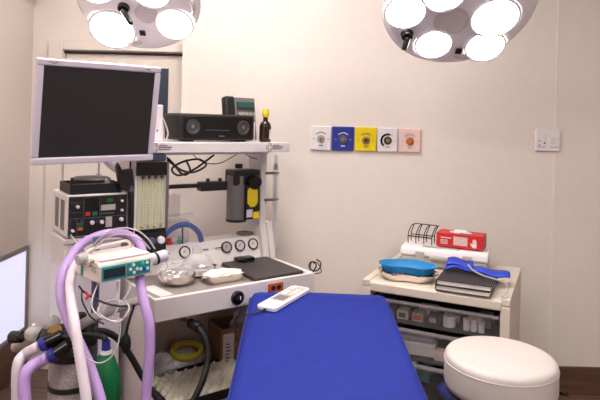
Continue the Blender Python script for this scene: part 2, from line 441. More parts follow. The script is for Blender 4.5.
ax = Matrix.Rotation(PI/2, 4, 'X')
k = B().lathe([(0, 0), (.026, 0), (.026, .008), (.022, .012), (.012, .013), (.010, .026), (0, .026)], (-.362, 0, .658), 32, ax).obj('control_dial', BLACKG, A)
B().box((-.362, -.0262, .663), (.003, .002, .014)).obj('pointer', WPRINT, k)
p = B().bb((-.228, -.005, .654), (-.158, 0, .688)).obj('socket_plate', ORNG, A, bevel=.002)
B().cyl((-.206, -.008, .671), (-.206, -.002, .671), .009).cyl((-.180, -.008, .671), (-.180, -.002, .671), .009).obj('socket_hole', BLACK, p)
# sticker on worktop corner
B().box((-.630, .10, .6988), (.05, .14, .0014), Matrix.Rotation(.12, 3, 'Z')).obj('sticker', PAPER, A)
# lower cabinet
B().bb((-.68, .03, .075), (-.662, .45, .622)).obj('side_panel', WHITE, A, bevel=.003)
B().bb((-.024, .03, .075), (-.006, .45, .622)).obj('side_panel', WHITE, A, bevel=.003)
B().bb((-.662, .435, .075), (-.024, .45, .622)).obj('back_panel', CREAM, A)
B().bb((-.662, .03, .27), (-.024, .435, .285)).obj('lower_shelf', WHITE, A)
B().bb((-.68, .02, .06), (-.006, .45, .082)).obj('base_plate', WHITE, A, bevel=.003)
for x in (-.64, -.04):
    for y in (.06, .40):
        f = B().cyl((x, y, .045), (x, y, .062), .014).box((x, y, .04), (.03, .012, .03)).obj('caster', DKGREY, A)
        B().cyl((x-.012, y, .025), (x+.012, y, .025), .025).obj('wheel', RUBBER, f, bevel=.003)
# flowmeter bank on the left upright
F = B().bb((-.676, .225, .80), (-.552, .325, 1.181)).obj('flowmeter_bank', WHITE, A, bevel=.003)
B().bb((-.666, .2225, .895), (-.562, .2255, 1.118)).obj('backing_plate', FLOWB, F)
B().bb((-.672, .214, 1.098), (-.556, .2265, 1.147)).obj('header', BLACKG, F)
B().bb((-.672, .219, .884), (-.556, .2265, .897)).obj('bottom_strip', BLACKG, F)
B().bb((-.555, .217, .884), (-.546, .226, 1.147)).obj('edge_strip', STEEL, F)
for k in range(4):
    x = -.648+k*.0245
    tb = B().cyl((x, .219, .90), (x, .219, 1.10), .0034, n=12).obj('flow_tube', clear('flow_tube_glass', (226, 226, 204), .3) if k == 0 else bpy.data.materials['flow_tube_glass'], F)
    B().sph((x, .217, .908+.004*(k % 2)), .005, 10).obj('float', BRASS, tb)
    B().cyl((x, .216, 1.086), (x, .216, 1.10), .006, n=12).obj('tube_cap', DKGREY, F)
q = B()
for k in range(4):
    for j in range(18): q.box((-.637+k*.0245, .2220, .915+j*.0105), (.004 if j % 3 else .007, .001, .0015))
q.obj('scale_marks', GREYTEXT, F)
B().bb((-.672, .21, 1.150), (-.56, .30, 1.180)).obj('top_cover', POUCH, F, bevel=.008)
kp = B().bb((-.672, .222, .802), (-.548, .33, .884)).obj('knob_panel', BLACK, F, bevel=.003)
for x, m_ in ((-.647, DKGREY), (-.610, POUCH), (-.573, PLWHITE)):
    B().lathe([(0, 0), (.014, 0), (.014, .014), (.011, .018), (0, .018)], (x, .222, .853), 20, ax).obj('flow_knob', m_, kp)
# black back bar carrying the vaporiser
B().bb((-.552, .335, 1.028), (-.35, .36, 1.044)).obj('back_bar', BLACK, A, bevel=.003)
bar = B().bb((-.356, .325, 1.012), (-.232, .372, 1.05)).obj('bar_block', BLACK, A, bevel=.004)
for x in (-.32, -.262): B().cyl((x, .34, 1.05), (x, .34, 1.064), .008).obj('bar_knob', BLACK, bar)
# vaporiser, lifted off the bar as one unit
V = thing('vaporiser', 'dark drug vaporiser with yellow label hanging between the machine uprights', 'vaporiser', MW(-.15, .33, .88), MP)
B().lathe([(0, 0), (.041, 0), (.043, .006), (.043, .19), (0, .19)], (-.018, .030, .0), 36).obj('body', MIDGREY, V)
B().bb((-.052, -.012, .15), (.078, .08, .216)).obj('top_block', BLACK, V, bevel=.006)
B().bb((.0, -.026, .0), (.07, .06, .15)).obj('front_body', BLACK, V, bevel=.006)
B().lathe([(0, 0), (.034, 0), (.034, .018), (.028, .026), (0, .026)], (.038, -.016, .165), 28, ax).obj('control_dial', BLACKG, V)
B().cyl((-.01, .03, .222), (-.01, .03, .242), .017).obj('release_knob', BLACK, V, bevel=.003)
B().prism([(.012, .075), (.028, .056), (.05, .056), (.064, .075), (.062, .13), (.05, .142), (.024, .142), (.012, .13)], .027, .030, Matrix.Translation((-.008, 0, 0)) @ XZ).obj('yellow_label', YEL, V)
B().cyl((.052, -.034, .052), (.052, -.026, .052), .012).obj('drain_knob', BLACK, V)
B().bb((.002, -.0275, .012), (.032, -.026, .045)).obj('blue_label', LILACW, V)
B().bb((.036, -.0275, .004), (.066, -.026, .034)).obj('small_yellow_label', PLYEL, V)
B().lathe([(0, -.012), (.045, -.012), (.046, 0), (0, 0)], (-.014, .035, 0), 36).obj('base_ring', BLACK, V)

# cables under the shelf
tag(B().tube([MW(*p) for p in ((-.60, .30, 1.18), (-.53, .29, 1.160), (-.48, .28, 1.115), (-.42, .28, 1.098), (-.36, .28, 1.125), (-.39, .29, 1.150), (-.46, .29, 1.140), (-.50, .30, 1.112), (-.47, .30, 1.086), (-.40, .30, 1.11), (-.31, .31, 1.165))], .0042, 8)
    .tube([MW(*p) for p in ((-.57, .29, 1.178), (-.50, .285, 1.13), (-.46, .28, 1.09), (-.43, .28, 1.105), (-.45, .28, 1.15))], .0042, 8).obj('power_cable', RUBBER), 'tangled black power cable looped under the machine top shelf', 'cable')
tag(B().tube([MW(*p) for p in ((-.40, .36, 1.18), (-.34, .36, 1.135), (-.26, .36, 1.125), (-.18, .36, 1.16), (-.15, .36, 1.175), (-.10, .36, 1.15), (-.05, .36, 1.138))], .002, 6).obj('thin_cable', DKGREY), 'thin grey cable drooping under the machine top shelf', 'cable')

# clear jar with tubing behind the gauge panel
t = thing('absorber_jar', 'clear plastic jar standing behind the gauge panel by the flowmeters', 'jar', MW(-.43, .375, .80), MP)
B().lathe([(.0, .0), (.05, .0), (.05, .09), (0, .09)], (0, .02, .0), 28).obj('jar', CLR, t)
B().bb((-.08, -.03, .09), (.08, .05, .112)).obj('lid', CLR, t, bevel=.006)
B().bb((-.078, -.015, .112), (.0, .04, .20)).obj('upper_chamber', CLR, t, bevel=.006)
B().tube([(-.085, -.03, .005), (-.07, -.03, .045), (-.02, -.03, .075), (.03, -.03, .075), (.075, -.03, .04), (.09, -.03, .0)], .010, 12, corr=.0015, pitch=.009).obj('arched_tube', BLUETUBE, t)
B().tube([(0, -.035, .07), (.003, -.035, .0)], .003, 8).obj('centre_stem', DKGREY, t)
tag(B().lathe([(0, 0), (.016, 0), (.016, .012), (.010, .016), (.010, .026), (0, .026)], MW(-.478, .36, .80), 18).obj('red_stopper', REDCL), 'small red stopper on top of the gauge panel', 'stopper')
tag(B().lathe([(0, 0), (.011, 0), (.011, .012), (.007, .016), (.007, .03), (0, .03)], MW(-.436, .356, .80), 18).obj('teal_stopper', TEALC), 'small teal stopper beside the red one on the gauge panel', 'stopper')
t = tag(B().lathe([(0, 0), (.036, 0), (.04, .010), (.036, .010), (.032, .004), (0, .004)], MW(-.105, .385, .80), 32).obj('steel_dish', STEEL), 'flat round steel dish on top of the gauge panel under the vaporiser', 'dish')

# ------------------------------------------------------------------ things on the machine's top shelf
sz = 1.222
t = thing('speaker_dock', 'black stereo speaker with two round drivers on the machine shelf', 'speaker', MW(-.318, .27, sz), MP)
B().prism([(-.168, -.015), (.168, -.015), (.178, .01), (.176, .15), (-.176, .15), (-.178, .01)], .006, .113).obj('body', BLACK, t, bevel=.010, seg=3)
B().bb((-.155, -.0175, .012), (.155, -.0135, .101)).obj('front_grille', BLACKG, t, bevel=.001)
for x in (-.118, .112):
    r_ = B().lathe([(0, 0), (.030, 0), (.030, .004), (.024, .005), (.018, .001), (.008, .003), (0, .004)], (x, -.0175, .06), 32, ax).obj('driver', DKGREY, t)
    B().sph((x, -.0185, .06), (.009, .004, .009), 14).obj('dust_cap', MIDGREY, r_)
B().bb((-.06, -.0185, .046), (.045, -.017, .050)).obj('display_strip', DKGREY, t)
B().bb((-.002, -.0185, .022), (.024, -.017, .026)).obj('badge', GREYTEXT, t)
for x in (-.12, .12): B().bb((x-.015, .0, 0), (x+.015, .08, .007)).obj('foot', RUBBER, t)
t = thing('desk_telephone', 'grey keypad telephone with dark handset standing behind the speaker', 'telephone', MW(-.105, .462, sz-.004), MP)
tl = Matrix.Rotation(-.16, 3, 'X')
B().box((.024, .0, .102), (.112, .035, .198), tl).obj('body', MIDGREY, t, bevel=.005)
B().box((-.056, -.004, .102), (.05, .045, .205), tl).obj('handset', BLACK, t, bevel=.010, seg=3)
B().box((.024, -.003, .165), (.086, .036, .026), tl).obj('display', LCDG, t)
q = B()
for i in range(5):
    for j in range(4): q.box((-.012+i*.018, -.0115-.0, .062+j*.021), (.012, .036, .012), tl)
q.obj('keypad', LGREY, t)
t = thing('brown_bottle', 'small brown glass bottle with yellow cap on the shelf end', 'bottle', MW(-.084, .27, sz), MP)
B().lathe([(0, 0), (.024, 0), (.026, .004), (.026, .066), (.022, .081), (.011, .092), (.010, .112), (0, .112)], n=28).obj('glass_body', AMBER, t)
B().lathe([(0, .108), (.0125, .108), (.015, .117), (.015, .134), (.012, .143), (0, .143)], n=20).obj('cap', YEL, t)
lb = B()
for k in range(7):
    a = -1.25+k*.22
    lb.box((.0264*math.cos(a), .0264*math.sin(a), .034), (.0012, .0063, .042), Matrix.Rotation(a, 3, 'Z'))
lb.obj('label', PAPER, t)
t = thing('network_box', 'narrow white box with a thin cable at the shelf end by the monitor', 'box', MW(-.577, .29, sz), MP)
B().bb((-.019, -.03, 0), (.019, .06, .142)).obj('casing', PLWHITE, t, bevel=.004)
B().bb((-.006, -.0315, .04), (-.001, -.029, .046)).obj('indicator', DKGREY, t)
B().tube([(.019, .0, .11), (.034, -.005, .08), (.044, -.02, .035), (.036, -.025, .006)], .003, 8).tube([(.019, .0, .095), (.028, -.012, .06), (.028, -.02, .02), (.03, -.02, .006)], .003, 8).obj('cable', TUBEW, t)
tag(B().lathe([(0, 0), (.014, 0), (.015, .08), (.012, .086), (0, .086)], MW(-.098, .36, sz), 18).obj('white_tub', PLWHITE), 'white plastic tube standing behind the brown bottle', 'tube')

# clear glass tube hanging at the right end of the shelf
t = thing('suction_tube', 'clear glass tube on a wire bracket hanging at the machine right end', 'tube', MW(.01, .32, 0), MP)
B().lathe([(.012, .74), (.013, .76), (.013, 1.10), (.008, 1.13), (.006, 1.16), (0, 1.16)], n=18).obj('glass_tube', CLR, t)
B().lathe([(.0, .86), (.004, .86), (.004, 1.08), (0, 1.08)], n=10).obj('inner_rod', LGREY, t)
B().box((-.028, 0, 1.08), (.05, .014, .012)).box((-.028, 0, .96), (.05, .014, .01)).obj('bracket', STEEL, t)
B().tube([(.016*math.cos(a), .016*math.sin(a), 1.08) for a in [i*PI/6 for i in range(12)]], .003, 8, closed=True, step=2).obj('clamp_ring', STEEL, t)
B().tube([(.016*math.cos(a), .016*math.sin(a), .96) for a in [i*PI/6 for i in range(12)]], .003, 8, closed=True, step=2).obj('clamp_ring', STEEL, t)
B().lathe([(0, 1.095), (.007, 1.095), (.007, 1.12), (0, 1.12)], n=12).obj('valve', BLACK, t)

# ------------------------------------------------------------------ things on the worktop
wz = .700
t = thing('clipboard', 'dark slate clipboard lying on the steel worktop', 'clipboard', MW(-.163, .158, wz), MP)
B().prism([(-.115, -.14), (.112, -.15), (.118, .135), (-.105, .138)], .0, .014).obj('board', MATB, t, bevel=.004)
B().bb((-.05, .09, .014), (.03, .138, .030)).obj('clip', BLACKG, t, bevel=.005)
B().bb((-.035, .075, .014), (.015, .1, .018)).obj('clip_lip', BLACK, t)
def crumple(b, c, r, n, amp, seed):
    rnd = random.Random(seed)
    vs = bmesh.ops.create_icosphere(b.m, subdivisions=3, radius=1)['verts']
    ph = [(Vector((rnd.uniform(-1, 1), rnd.uniform(-1, 1), rnd.uniform(-1, 1)))*n, rnd.uniform(0, 6)) for _ in range(6)]
    for v in vs:
        d = 1+amp*sum(abs(math.sin(v.co.dot(k)+p)) for k, p in ph)/3-amp
        v.co = Vector((v.co.x*r[0]*d+c[0], v.co.y*r[1]*d+c[1], max(c[2]+v.co.z*r[2]*d, .004 if c[2] < .1 else c[2]-r[2])))
    return b
t = thing('steel_bowl', 'polished steel bowl holding crumpled clear plastic on the worktop', 'bowl', MW(-.53, .155, wz), MP)
B().lathe([(0, 0), (.035, 0), (.052, .008), (.062, .022), (.066, .036), (.070, .037), (.066, .020), (.056, .006), (.03, .003), (0, .003)], n=36).obj('bowl', SILVER, t)
t = tag(crumple(B(), (-.005, .0, .040), (.048, .044, .032), 6, .7, 3).obj('plastic_wrap', WRAP, loc=MW(-.53, .155, wz), sharp=15), 'crumpled clear plastic wrapping heaped in the steel bowl', 'plastic wrap')
tag(B().tube([MW(-.585, .17, wz+.035), MW(-.60, .17, wz+.07), MW(-.578, .17, wz+.088), MW(-.565, .17, wz+.068), MW(-.573, .165, wz+.045)], .003, 8)
    .tube([MW(-.595, .15, wz+.02), MW(-.615, .13, wz+.045), MW(-.607, .11, wz+.028), MW(-.59, .12, wz+.02)], .004, 8).obj('looped_tubing', CLR), 'loops of thin clear tubing at the edge of the steel bowl', 'tubing')
t = thing('instrument_tray', 'long steel dish under the clear face mask on the worktop', 'dish', MW(-.405, .232, wz), MP)
B().lathe([(0, 0), (.055, 0), (.072, .010), (.080, .022), (.083, .022), (.075, .007), (.055, .002), (0, .002)], n=40, wob=lambda u: 1+.10*math.cos(4*PI*u)).obj('dish', SILVER, t)
t = thing('face_mask', 'clear dome anaesthetic face mask lying in a steel dish', 'mask', MW(-.415, .235, wz+.018), MP)
B().lathe([(.062, 0), (.066, .006), (.06, .014), (.058, .03), (.05, .046), (.034, .058), (.018, .064)], n=32, wob=lambda u: 1+.12*math.cos(2*PI*u)).obj('dome', clear('mask_plastic', (236, 230, 238), .34, .06), t)
B().lathe([(.016, .062), (.018, .064), (.018, .086), (.014, .088), (.014, .064)], n=24).obj('connector', bpy.data.materials['mask_plastic'], t)
B().tube([(.063*math.cos(a), .062*math.sin(a), .006) for a in [i*PI/8 for i in range(16)]], .008, 10, closed=True, step=2).obj('cushion_rim', bpy.data.materials['mask_plastic'], t)
t = thing('gauze_tray', 'oblong polished steel tray with white gauze on the worktop', 'tray', MW(-.371, .098, wz), MP)
t.scale = (.76, .8, .8)
tr = B().prism([(-.075, -.04), (.075, -.04), (.085, -.03), (.085, .03), (.075, .04), (-.075, .04), (-.085, .03), (-.085, -.03)], 0, .003)
o_ = [(-.075, -.04), (.075, -.04), (.085, -.03), (.085, .03), (.075, .04), (-.075, .04), (-.085, .03), (-.085, -.03)]
vb = [tr.m.verts.new((x, y, .002)) for x, y in o_]; vt = [tr.m.verts.new((x*1.14, y*1.25, .034)) for x, y in o_]; vf = [tr.m.verts.new((x*1.22, y*1.4, .036)) for x, y in o_]
for i in range(8):
    j = (i+1) % 8; tr.m.faces.new([vb[i], vb[j], vt[j], vt[i]]); tr.m.faces.new([vt[i], vt[j], vf[j], vf[i]])
tr.obj('tray', SILVER, t)
tag(crumple(B(), (0, 0, .026), (.064, .034, .013), 6, .6, 8).obj('gauze', GAUZE, loc=MW(-.371, .098, wz), rotz=MP, sharp=25), 'crumpled white gauze piled in the oblong steel tray', 'gauze')
tag(B().tube([MW(.008, .03, .69), MW(.03, .03, .72), MW(.012, .04, .735), MW(-.005, .035, .72), MW(.012, .03, .70), MW(.035, .02, .705), MW(.045, .02, .73), MW(.03, .03, .745)], .003, 8)
    .tube([MW(.005, .04, .70), MW(.02, .05, .73), MW(.045, .04, .725), MW(.055, .03, .70), MW(.045, .02, .69), MW(.012, .02, .69)], .0022, 8).obj('curled_lead', BLACK), 'curled black lead hooked over the machine worktop corner', 'lead')

# ------------------------------------------------------------------ things on the machine's lower shelf
lz = .285
t = thing('black_tray', 'black plastic tray on the lower shelf of the machine', 'tray', MW(-.42, .14, lz), MP)
B().bb((-.19, -.12, 0), (.20, .12, .004)).bb((-.19, -.12, .004), (.20, -.115, .034)).bb((-.19, .115, .004), (.20, .12, .044)).bb((-.19, -.115, .004), (-.185, .115, .04)).bb((.195, -.115, .004), (.2, .115, .04)).obj('tray', BLACK, t, bevel=.002)
fb = B(); nx, ny = 73, 41
g = [[fb.m.verts.new((-.18+.37*i/(nx-1), -.11+.22*j/(ny-1), .033+.014*math.sin(i*PI/4.)*math.sin(j*PI/4.))) for j in range(ny)] for i in range(nx)]
g0 = [[fb.m.verts.new((-.18+.37*i/(nx-1), -.11+.22*j/(ny-1), .005)) for j in (0, ny-1)] for i in (0, nx-1)]
for i in range(nx-1):
    for j in range(ny-1): fb.m.faces.new([g[i][j], g[i+1][j], g[i+1][j+1], g[i][j+1]])
fb.m.faces.new([g[i][0] for i in range(nx)]+[g0[1][0], g0[0][0]])
fb.m.faces.new([g[i][ny-1] for i in range(nx)][::-1]+[g0[0][1], g0[1][1]])
fb.m.faces.new([g[0][j] for j in range(ny)]+[g0[0][1], g0[0][0]])
fb.m.faces.new([g[nx-1][j] for j in range(ny)][::-1]+[g0[1][0], g0[1][1]])
tag(fb.obj('egg_crate_foam', FOAM, loc=MW(-.42, .14, lz), rotz=MP, sharp=80), 'cream egg crate foam pad lying in the black tray', 'foam pad')
tag(B().box((0, 0, .026), (.20, .12, .052)).obj('folded_cloth', PAPER, loc=MW(-.44, .355, lz), rotz=MP+.1, bevel=.012), 'folded white cloth on the lower shelf under the yellow tube', 'cloth')
tag(B().tube([(.06*math.cos(a), .045*math.sin(a), .012+.012*math.sin(a)) for a in [i*PI/8 for i in range(16)]], .0125, 12, closed=True, step=3).obj('yellow_tube_coil', YELD, loc=MW(-.398, .335, lz+.060), rotz=MP), 'ring of yellow rubber tubing on the machine lower shelf', 'tubing')
tag(crumple(B(), (0, 0, .05), (.075, .05, .05), 5, .5, 21).obj('clear_bag', CLRB, loc=MW(-.555, .30, lz), rotz=MP, sharp=15), 'crumpled clear plastic bag in the corner of the lower shelf', 'bag')
tag(B().sph((0, 0, .016), (.018, .014, .016), 14).obj('red_stopper', REDCL, loc=MW(-.43, .40, lz+.06)), 'small red stopper behind the yellow tube coil', 'stopper')
t = thing('cardboard_box', 'open brown cardboard box on the right of the lower shelf', 'box', MW(-.165, .30, lz), MP-.12)
B().bb((-.12, -.075, 0), (.12, .075, .004)).bb((-.12, -.075, 0), (.12, -.071, .165)).bb((-.12, .071, 0), (.12, .075, .165)).bb((-.12, -.071, 0), (-.116, .071, .165)).bb((.116, -.071, 0), (.12, .071, .165)).obj('carton', CARD, t)
lb = B().bb((-.110, -.0762, .012), (-.062, -.0748, .145)).obj('paper_label', PAPER, t)
q = B()
for j in range(6): q.bb((-.098, -.0768, .03+j*.014), (-.075-.004*(j % 3), -.0762, .035+j*.014))
q.obj('label_print', GREYTEXT, lb)
tag(crumple(B(), (.02, 0, .13), (.08, .052, .08), 4, .35, 5).obj('grey_cloth', CLOTHG, loc=MW(-.145, .30, lz+.005), rotz=MP), 'bundle of grey cloth stuffed in the cardboard box', 'cloth')

# black hose leaving a chrome outlet under the front panel
t = thing('outlet_hose', 'thick black hose bending down from a chrome outlet under the worktop', 'hose', MW(-.52, .05, .6))
oi = Matrix.Translation(MW(-.52, .05, .6)).inverted()
def at_o(px, py, Y): return oi @ at(px, py, Y)
B().tube([at_o(181, 319, 2.01), at_o(186, 321, 1.99), at_o(190, 323, 1.98)], .010, 14).obj('chrome_outlet', CHROME, t)
B().cyl(at_o(189, 322, 1.98), at_o(199, 328, 1.96), .016, .019).obj('elbow_collar', BLACKG, t, bevel=.003)
B().tube([at_o(197, 327, 1.96), at_o(204, 336, 1.95), at_o(208, 350, 1.94), at_o(207, 366, 1.92), at_o(202, 382, 1.89), at_o(194, 399, 1.86), at_o(183, 417, 1.83)], .0108, 14).obj('hose', RUBBER, t)

# ------------------------------------------------------------------ ventilator unit on its pedestal
t = thing('pedestal_cabinet', 'narrow white pedestal cabinet under the ventilator unit', 'cabinet', MW(-.81, .34, 0), MP)
B().bb((-.10, -.09, .06), (.10, .10, .865)).obj('body', WHITE, t, bevel=.004)
B().bb((-.105, -.10, .865), (.10, .105, .883)).obj('top', WHITE, t, bevel=.004)
B().bb((-.085, -.094, .10), (.085, -.089, .84)).obj('door', LILACW, t, bevel=.002)
B().bb((-.09, -.08, 0), (.09, .09, .062)).obj('plinth', DKGREY, t)
t = thing('ventilator_unit', 'white ventilator unit with black knob panel on the pedestal', 'ventilator', MW(-.908, .24, .883), MP)
B().bb((0, 0, .006), (.212, .205, .153)).obj('casing', WHITE, t, bevel=.004)
fp = B().bb((.006, -.006, .010), (.208, .0, .147)).obj('control_panel', BLACK, t, bevel=.002)
def fpos(u, v): return (.006+.202*u, -.0075, .147-.137*v)
def plate(u0, u1, v0, v1, name, m_, th=.003):
    a, c = fpos(u0, v0), fpos(u1, v1)
    return B().bb((a[0], -.006-th, a[2]), (c[0], -.005, c[2])).obj(name, m_, fp)
plate(.25, .51, .07, .52, 'sub_panel', BLACKG, .002)
q = B()
for u0, u1, v0, v1 in ((.24, .25, .05, .54), (.51, .52, .05, .54), (.02, .98, .545, .557), (.02, .03, .56, .98), (.13, .14, .56, .98)):
    a, c = fpos(u0, v0), fpos(u1, v1); q.bb((a[0], -.0075, a[2]), (c[0], -.0055, c[2]))
for j in range(10): a = fpos(.03+(j % 5)*.04, .15 if j < 5 else .40); q.box((a[0], -.0068, a[2]), (.004, .0015, .0025))
for j in range(9): a = fpos(.55+j*.027, .47); q.box((a[0], -.0068, a[2]), (.0038, .0015, .0055))
for j in range(4): a = fpos(.22, .60+j*.045); q.box((a[0], -.0068, a[2]), (.010, .0015, .0018))
for u in (.39, .555, .9):
    for k in range(9):
        a_ = fpos(u, .68 if u < .8 else .65); th_ = k*PI/8
        q.box((a_[0]+.0155*math.cos(th_), -.0066, a_[2]+.0155*math.sin(th_)), (.0022, .0012, .0022))
q.obj('panel_print', GREYTEXT, fp)
plate(.275, .355, .40, .50, 'alarm_button', REDB); plate(.39, .475, .40, .50, 'reset_button', GREENB)
plate(.645, .745, .08, .17, 'indicator', GREENB); plate(.54, .79, .24, .385, 'display', LCDW)
plate(.15, .235, .67, .755, 'power_button', GREENB); plate(.15, .235, .78, .86, 'standby_button', ORNG)
plate(.625, .735, .56, .83, 'scale_strip', LCDW)
for u, v, r_ in ((.14, .25, .006), (.39, .68, .0075), (.555, .68, .0075), (.9, .65, .0075), (.905, .16, .005), (.905, .41, .005)):
    kk = B().lathe([(0, 0), (r_, 0), (r_, .006), (r_*.7, .012), (0, .012)], fpos(u, v), 18, ax).obj('knob', PLWHITE, fp)
a = fpos(.06, .84); B().lathe([(0, 0), (.005, 0), (.005, .012), (0, .012)], a, 14, ax).obj('jack', PLWHITE, fp)
for cx in (.055, .135):
    q = B()
    for j in range(12): q.bb((-.0012, cx-.024, .03+j*.0085), (.002, cx+.024, .034+j*.0085))
    q.bb((-.0006, cx-.026, .026), (.002, cx+.026, .132)).obj('side_vent', MIDGREY, t)
t = thing('black_equipment_tray', 'black open tray on top of the ventilator unit', 'tray', MW(-.895, .25, 1.036), MP)
B().bb((0, 0, 0), (.182, .15, .004)).bb((0, 0, 0), (.182, .006, .036)).bb((0, .144, 0), (.182, .15, .036)).bb((0, .006, 0), (.006, .144, .036)).bb((.176, .006, 0), (.182, .144, .036)).obj('tray', BLACK, t, bevel=.002)
B().cyl((.006, .004, .03), (.006, .004, .06), .005).obj('corner_peg', BLACK, t)
B().cyl((.174, .004, .03), (.174, .004, .056), .006).obj('corner_peg', BLACK, t)
t = thing('breathing_valve', 'clear and dark plastic breathing valve lying in the black tray', 'valve', MW(-.81, .325, 1.041), MP)
B().lathe([(0, 0), (.05, 0), (.054, .012), (.05, .03), (0, .03)], n=30).obj('base', CLR, t)
B().lathe([(0, .03), (.066, .034), (.068, .042), (.06, .048), (.02, .05), (0, .05)], n=30, wob=lambda u: 1+.12*math.cos(2*PI*u)).obj('flange', DKGREY, t)
B().cyl((.01, -.02, .03), (.05, -.06, .034), .012).obj('outlet', CLRB, t)
tag(B().tube([MW(-.775, .33, 1.085), MW(-.775, .33, 1.16), MW(-.77, .34, 1.23)], .004, 8).cyl(MW(-.775, .33, 1.08), MW(-.775, .33, 1.10), .008).obj('thin_rod', LGREY), 'thin grey rod standing up from the breathing valve', 'rod')
t = thing('black_strap', 'black folded strap hanging beside the flowmeters', 'strap', MW(-.688, .252, 0), MP)
B().prism([(-.055, 1.13), (-.05, 1.15), (-.035, 1.12), (.004, 1.125), (.010, 1.06), (.013, .96), (.013, .87), (.003, .86), (-.002, .93), (-.003, 1.0), (-.006, 1.038), (-.038, 1.05), (-.048, 1.09)], 0., .03, XZ).obj('webbing', BLACK, t, bevel=.008, seg=3)
B().box((0, -.032, 1.05), (.014, .004, .02), Matrix.Rotation(.4, 3, 'Y')).obj('tag', GREYTEXT, t)
B().tube([(.0, -.01, 1.10), (.004, .0, 1.15), (.010, .02, 1.18)], .004, 8).obj('loop', RUBBER, t)

# ------------------------------------------------------------------ monitor on an arm
mc = Vector((-.672, 1.857, 1.322))
t = thing('monitor', 'flat white framed monitor with black screen tilted beside the machine', 'monitor', mc)
t.matrix_world = Matrix.Translation(mc) @ Matrix.Rotation(R(41.8), 4, 'Z') @ Matrix.Rotation(R(9.8), 4, 'X') @ Matrix.Rotation(R(-.9), 4, 'Y')
W2, H2 = .205, .1675
fr = B()
fr.bb((-W2, -.008, H2-.021), (W2, .018, H2)).bb((-W2, -.008, -H2), (W2, .018, -H2+.023)).bb((-W2, -.008, -H2+.023), (-W2+.021, .018, H2-.021)).bb((W2-.021, -.008, -H2+.023), (W2, .018, H2-.021))
fr.obj('bezel', LILACW, t, bevel=.005, seg=3)
B().bb((-W2+.02, -.003, -H2+.022), (W2-.02, .012, H2-.02)).obj('screen', SCREEN, t)
B().bb((-W2+.006, .016, -H2+.006), (W2-.006, .045, H2-.006)).obj('back_shell', LILACW, t, bevel=.014, seg=3)
q = B().tube([(-.172+.004*k, -.009, .1575+.0025*math.sin(k*1.25)) for k in range(8)], .0011, 6); q.obj('corner_mark', GREYTEXT, t)
q = B().box((.155, -.009, .158), (.016, .0015, .003)); q.obj('badge', GREYTEXT, t)
t2 = t
mi = t.matrix_world.inverted()
B().bb((-.05, .045, -.05), (.05, .058, .05)).obj('mount_plate', LGREY, t, bevel=.003)
pe = MW(-.648, .40, 1.10)
pts = [mi @ v for v in (t.matrix_world @ Vector((0, .058, 0)), t.matrix_world @ Vector((0, .11, -.01)), MW(-.76, .40, 1.19), MW(-.70, .42, 1.12), MW(-.668, .40, 1.10))]
B().tube(pts, .014, 14).obj('support_arm', LILACW, t)

# ------------------------------------------------------------------ infusion pump on a pole
PO, PP = Vector((-.427, 1.61, 0)), R(48)
def PW(x, y, z): return PO+Vector((x*math.cos(PP)-y*math.sin(PP), x*math.sin(PP)+y*math.cos(PP), z))
t = thing('pump_stand', 'blue grey pole stand carrying the infusion pump', 'stand', PW(-.085, .150, 0), PP)
B().cyl((0, 0, .08), (0, 0, .955), .0115).obj('pole', POLEM, t)
hub = B().cyl((0, 0, .06), (0, 0, .10), .03, .022).obj('hub', DKGREY, t, bevel=.004)
for k in range(5):
    a = k*2*PI/5+.3
    lg = B().tube([(0, 0, .075), (.1*math.cos(a), .1*math.sin(a), .066), (.19*math.cos(a), .19*math.sin(a), .052)], .012, 10).obj('leg', DKGREY, t)
    B().cyl((.19*math.cos(a)-.01*math.sin(a), .19*math.sin(a)+.01*math.cos(a), .023), (.19*math.cos(a)+.01*math.sin(a), .19*math.sin(a)-.01*math.cos(a), .023), .023).cyl((.19*math.cos(a), .19*math.sin(a), .02), (.19*math.cos(a), .19*math.sin(a), .055), .007).obj('caster', RUBBER, lg)
t = thing('infusion_pump', 'off-white infusion pump with teal keypad panel on a pole', 'pump', PW(0, 0, .866), PP)
B().prism([(0, -.004), (0, .042), (.012, .052), (.122, .056), (.128, .05), (.128, -.004)], -.156, .012, YZ).obj('casing', PUMPW, t, bevel=.006, seg=3)
B().prism([(.008, .0525), (.014, .056), (.030, .0575), (.032, .0525)], -.15, .005, YZ).obj('top_ridge', LILACW, t, bevel=.002)
kp = B().bb((-.148, -.003, .001), (.0, .001, .0385)).obj('keypad_panel', TEAL, t, bevel=.001)
B().bb((-.144, -.0045, .007), (-.080, -.002, .032)).obj('display', LCD, kp)
for u, v, m_ in ((.57, .5, 0), (.63, .2, 0), (.645, .78, 0), (.71, .55, 0), (.79, .62, 0), (.83, .2, 2), (.925, .2, 0), (.86, .66, 1), (.935, .66, 0)):
    B().lathe([(0, 0), (.0048, 0), (.0045, .0025), (0, .0025)], (-.148+.148*u, -.003, .0385-.037*v), 14, ax).obj('button', (PLWHITE, CUFF, MINT)[m_], kp)
B().bb((-.078, -.0045, .003), (-.077, -.002, .036)).obj('panel_line', WPRINT, kp)
B().bb((-.158, .088, .002), (-.155, .098, .030)).obj('side_mark', TEAL, t)
B().bb((-.159, .014, .022), (-.155, .034, .040)).obj('catch', LGREY, t)
B().tube([(-.146, .10, .050), (-.136, .10, .063), (-.112, .10, .070), (-.06, .10, .074), (-.022, .10, .077), (-.008, .10, .070), (-.002, .10, .054)], .0045, 10).obj('carry_handle', PUMPW, t)
kb = B().cyl((-.154, .075, .050), (-.180, .075, .050), .015).obj('clamp_knob', LGREY, t, bevel=.003)
B().cyl((-.154, .035, .046), (-.170, .035, .046), .010).obj('clamp_screw', CHROME, t, bevel=.002)
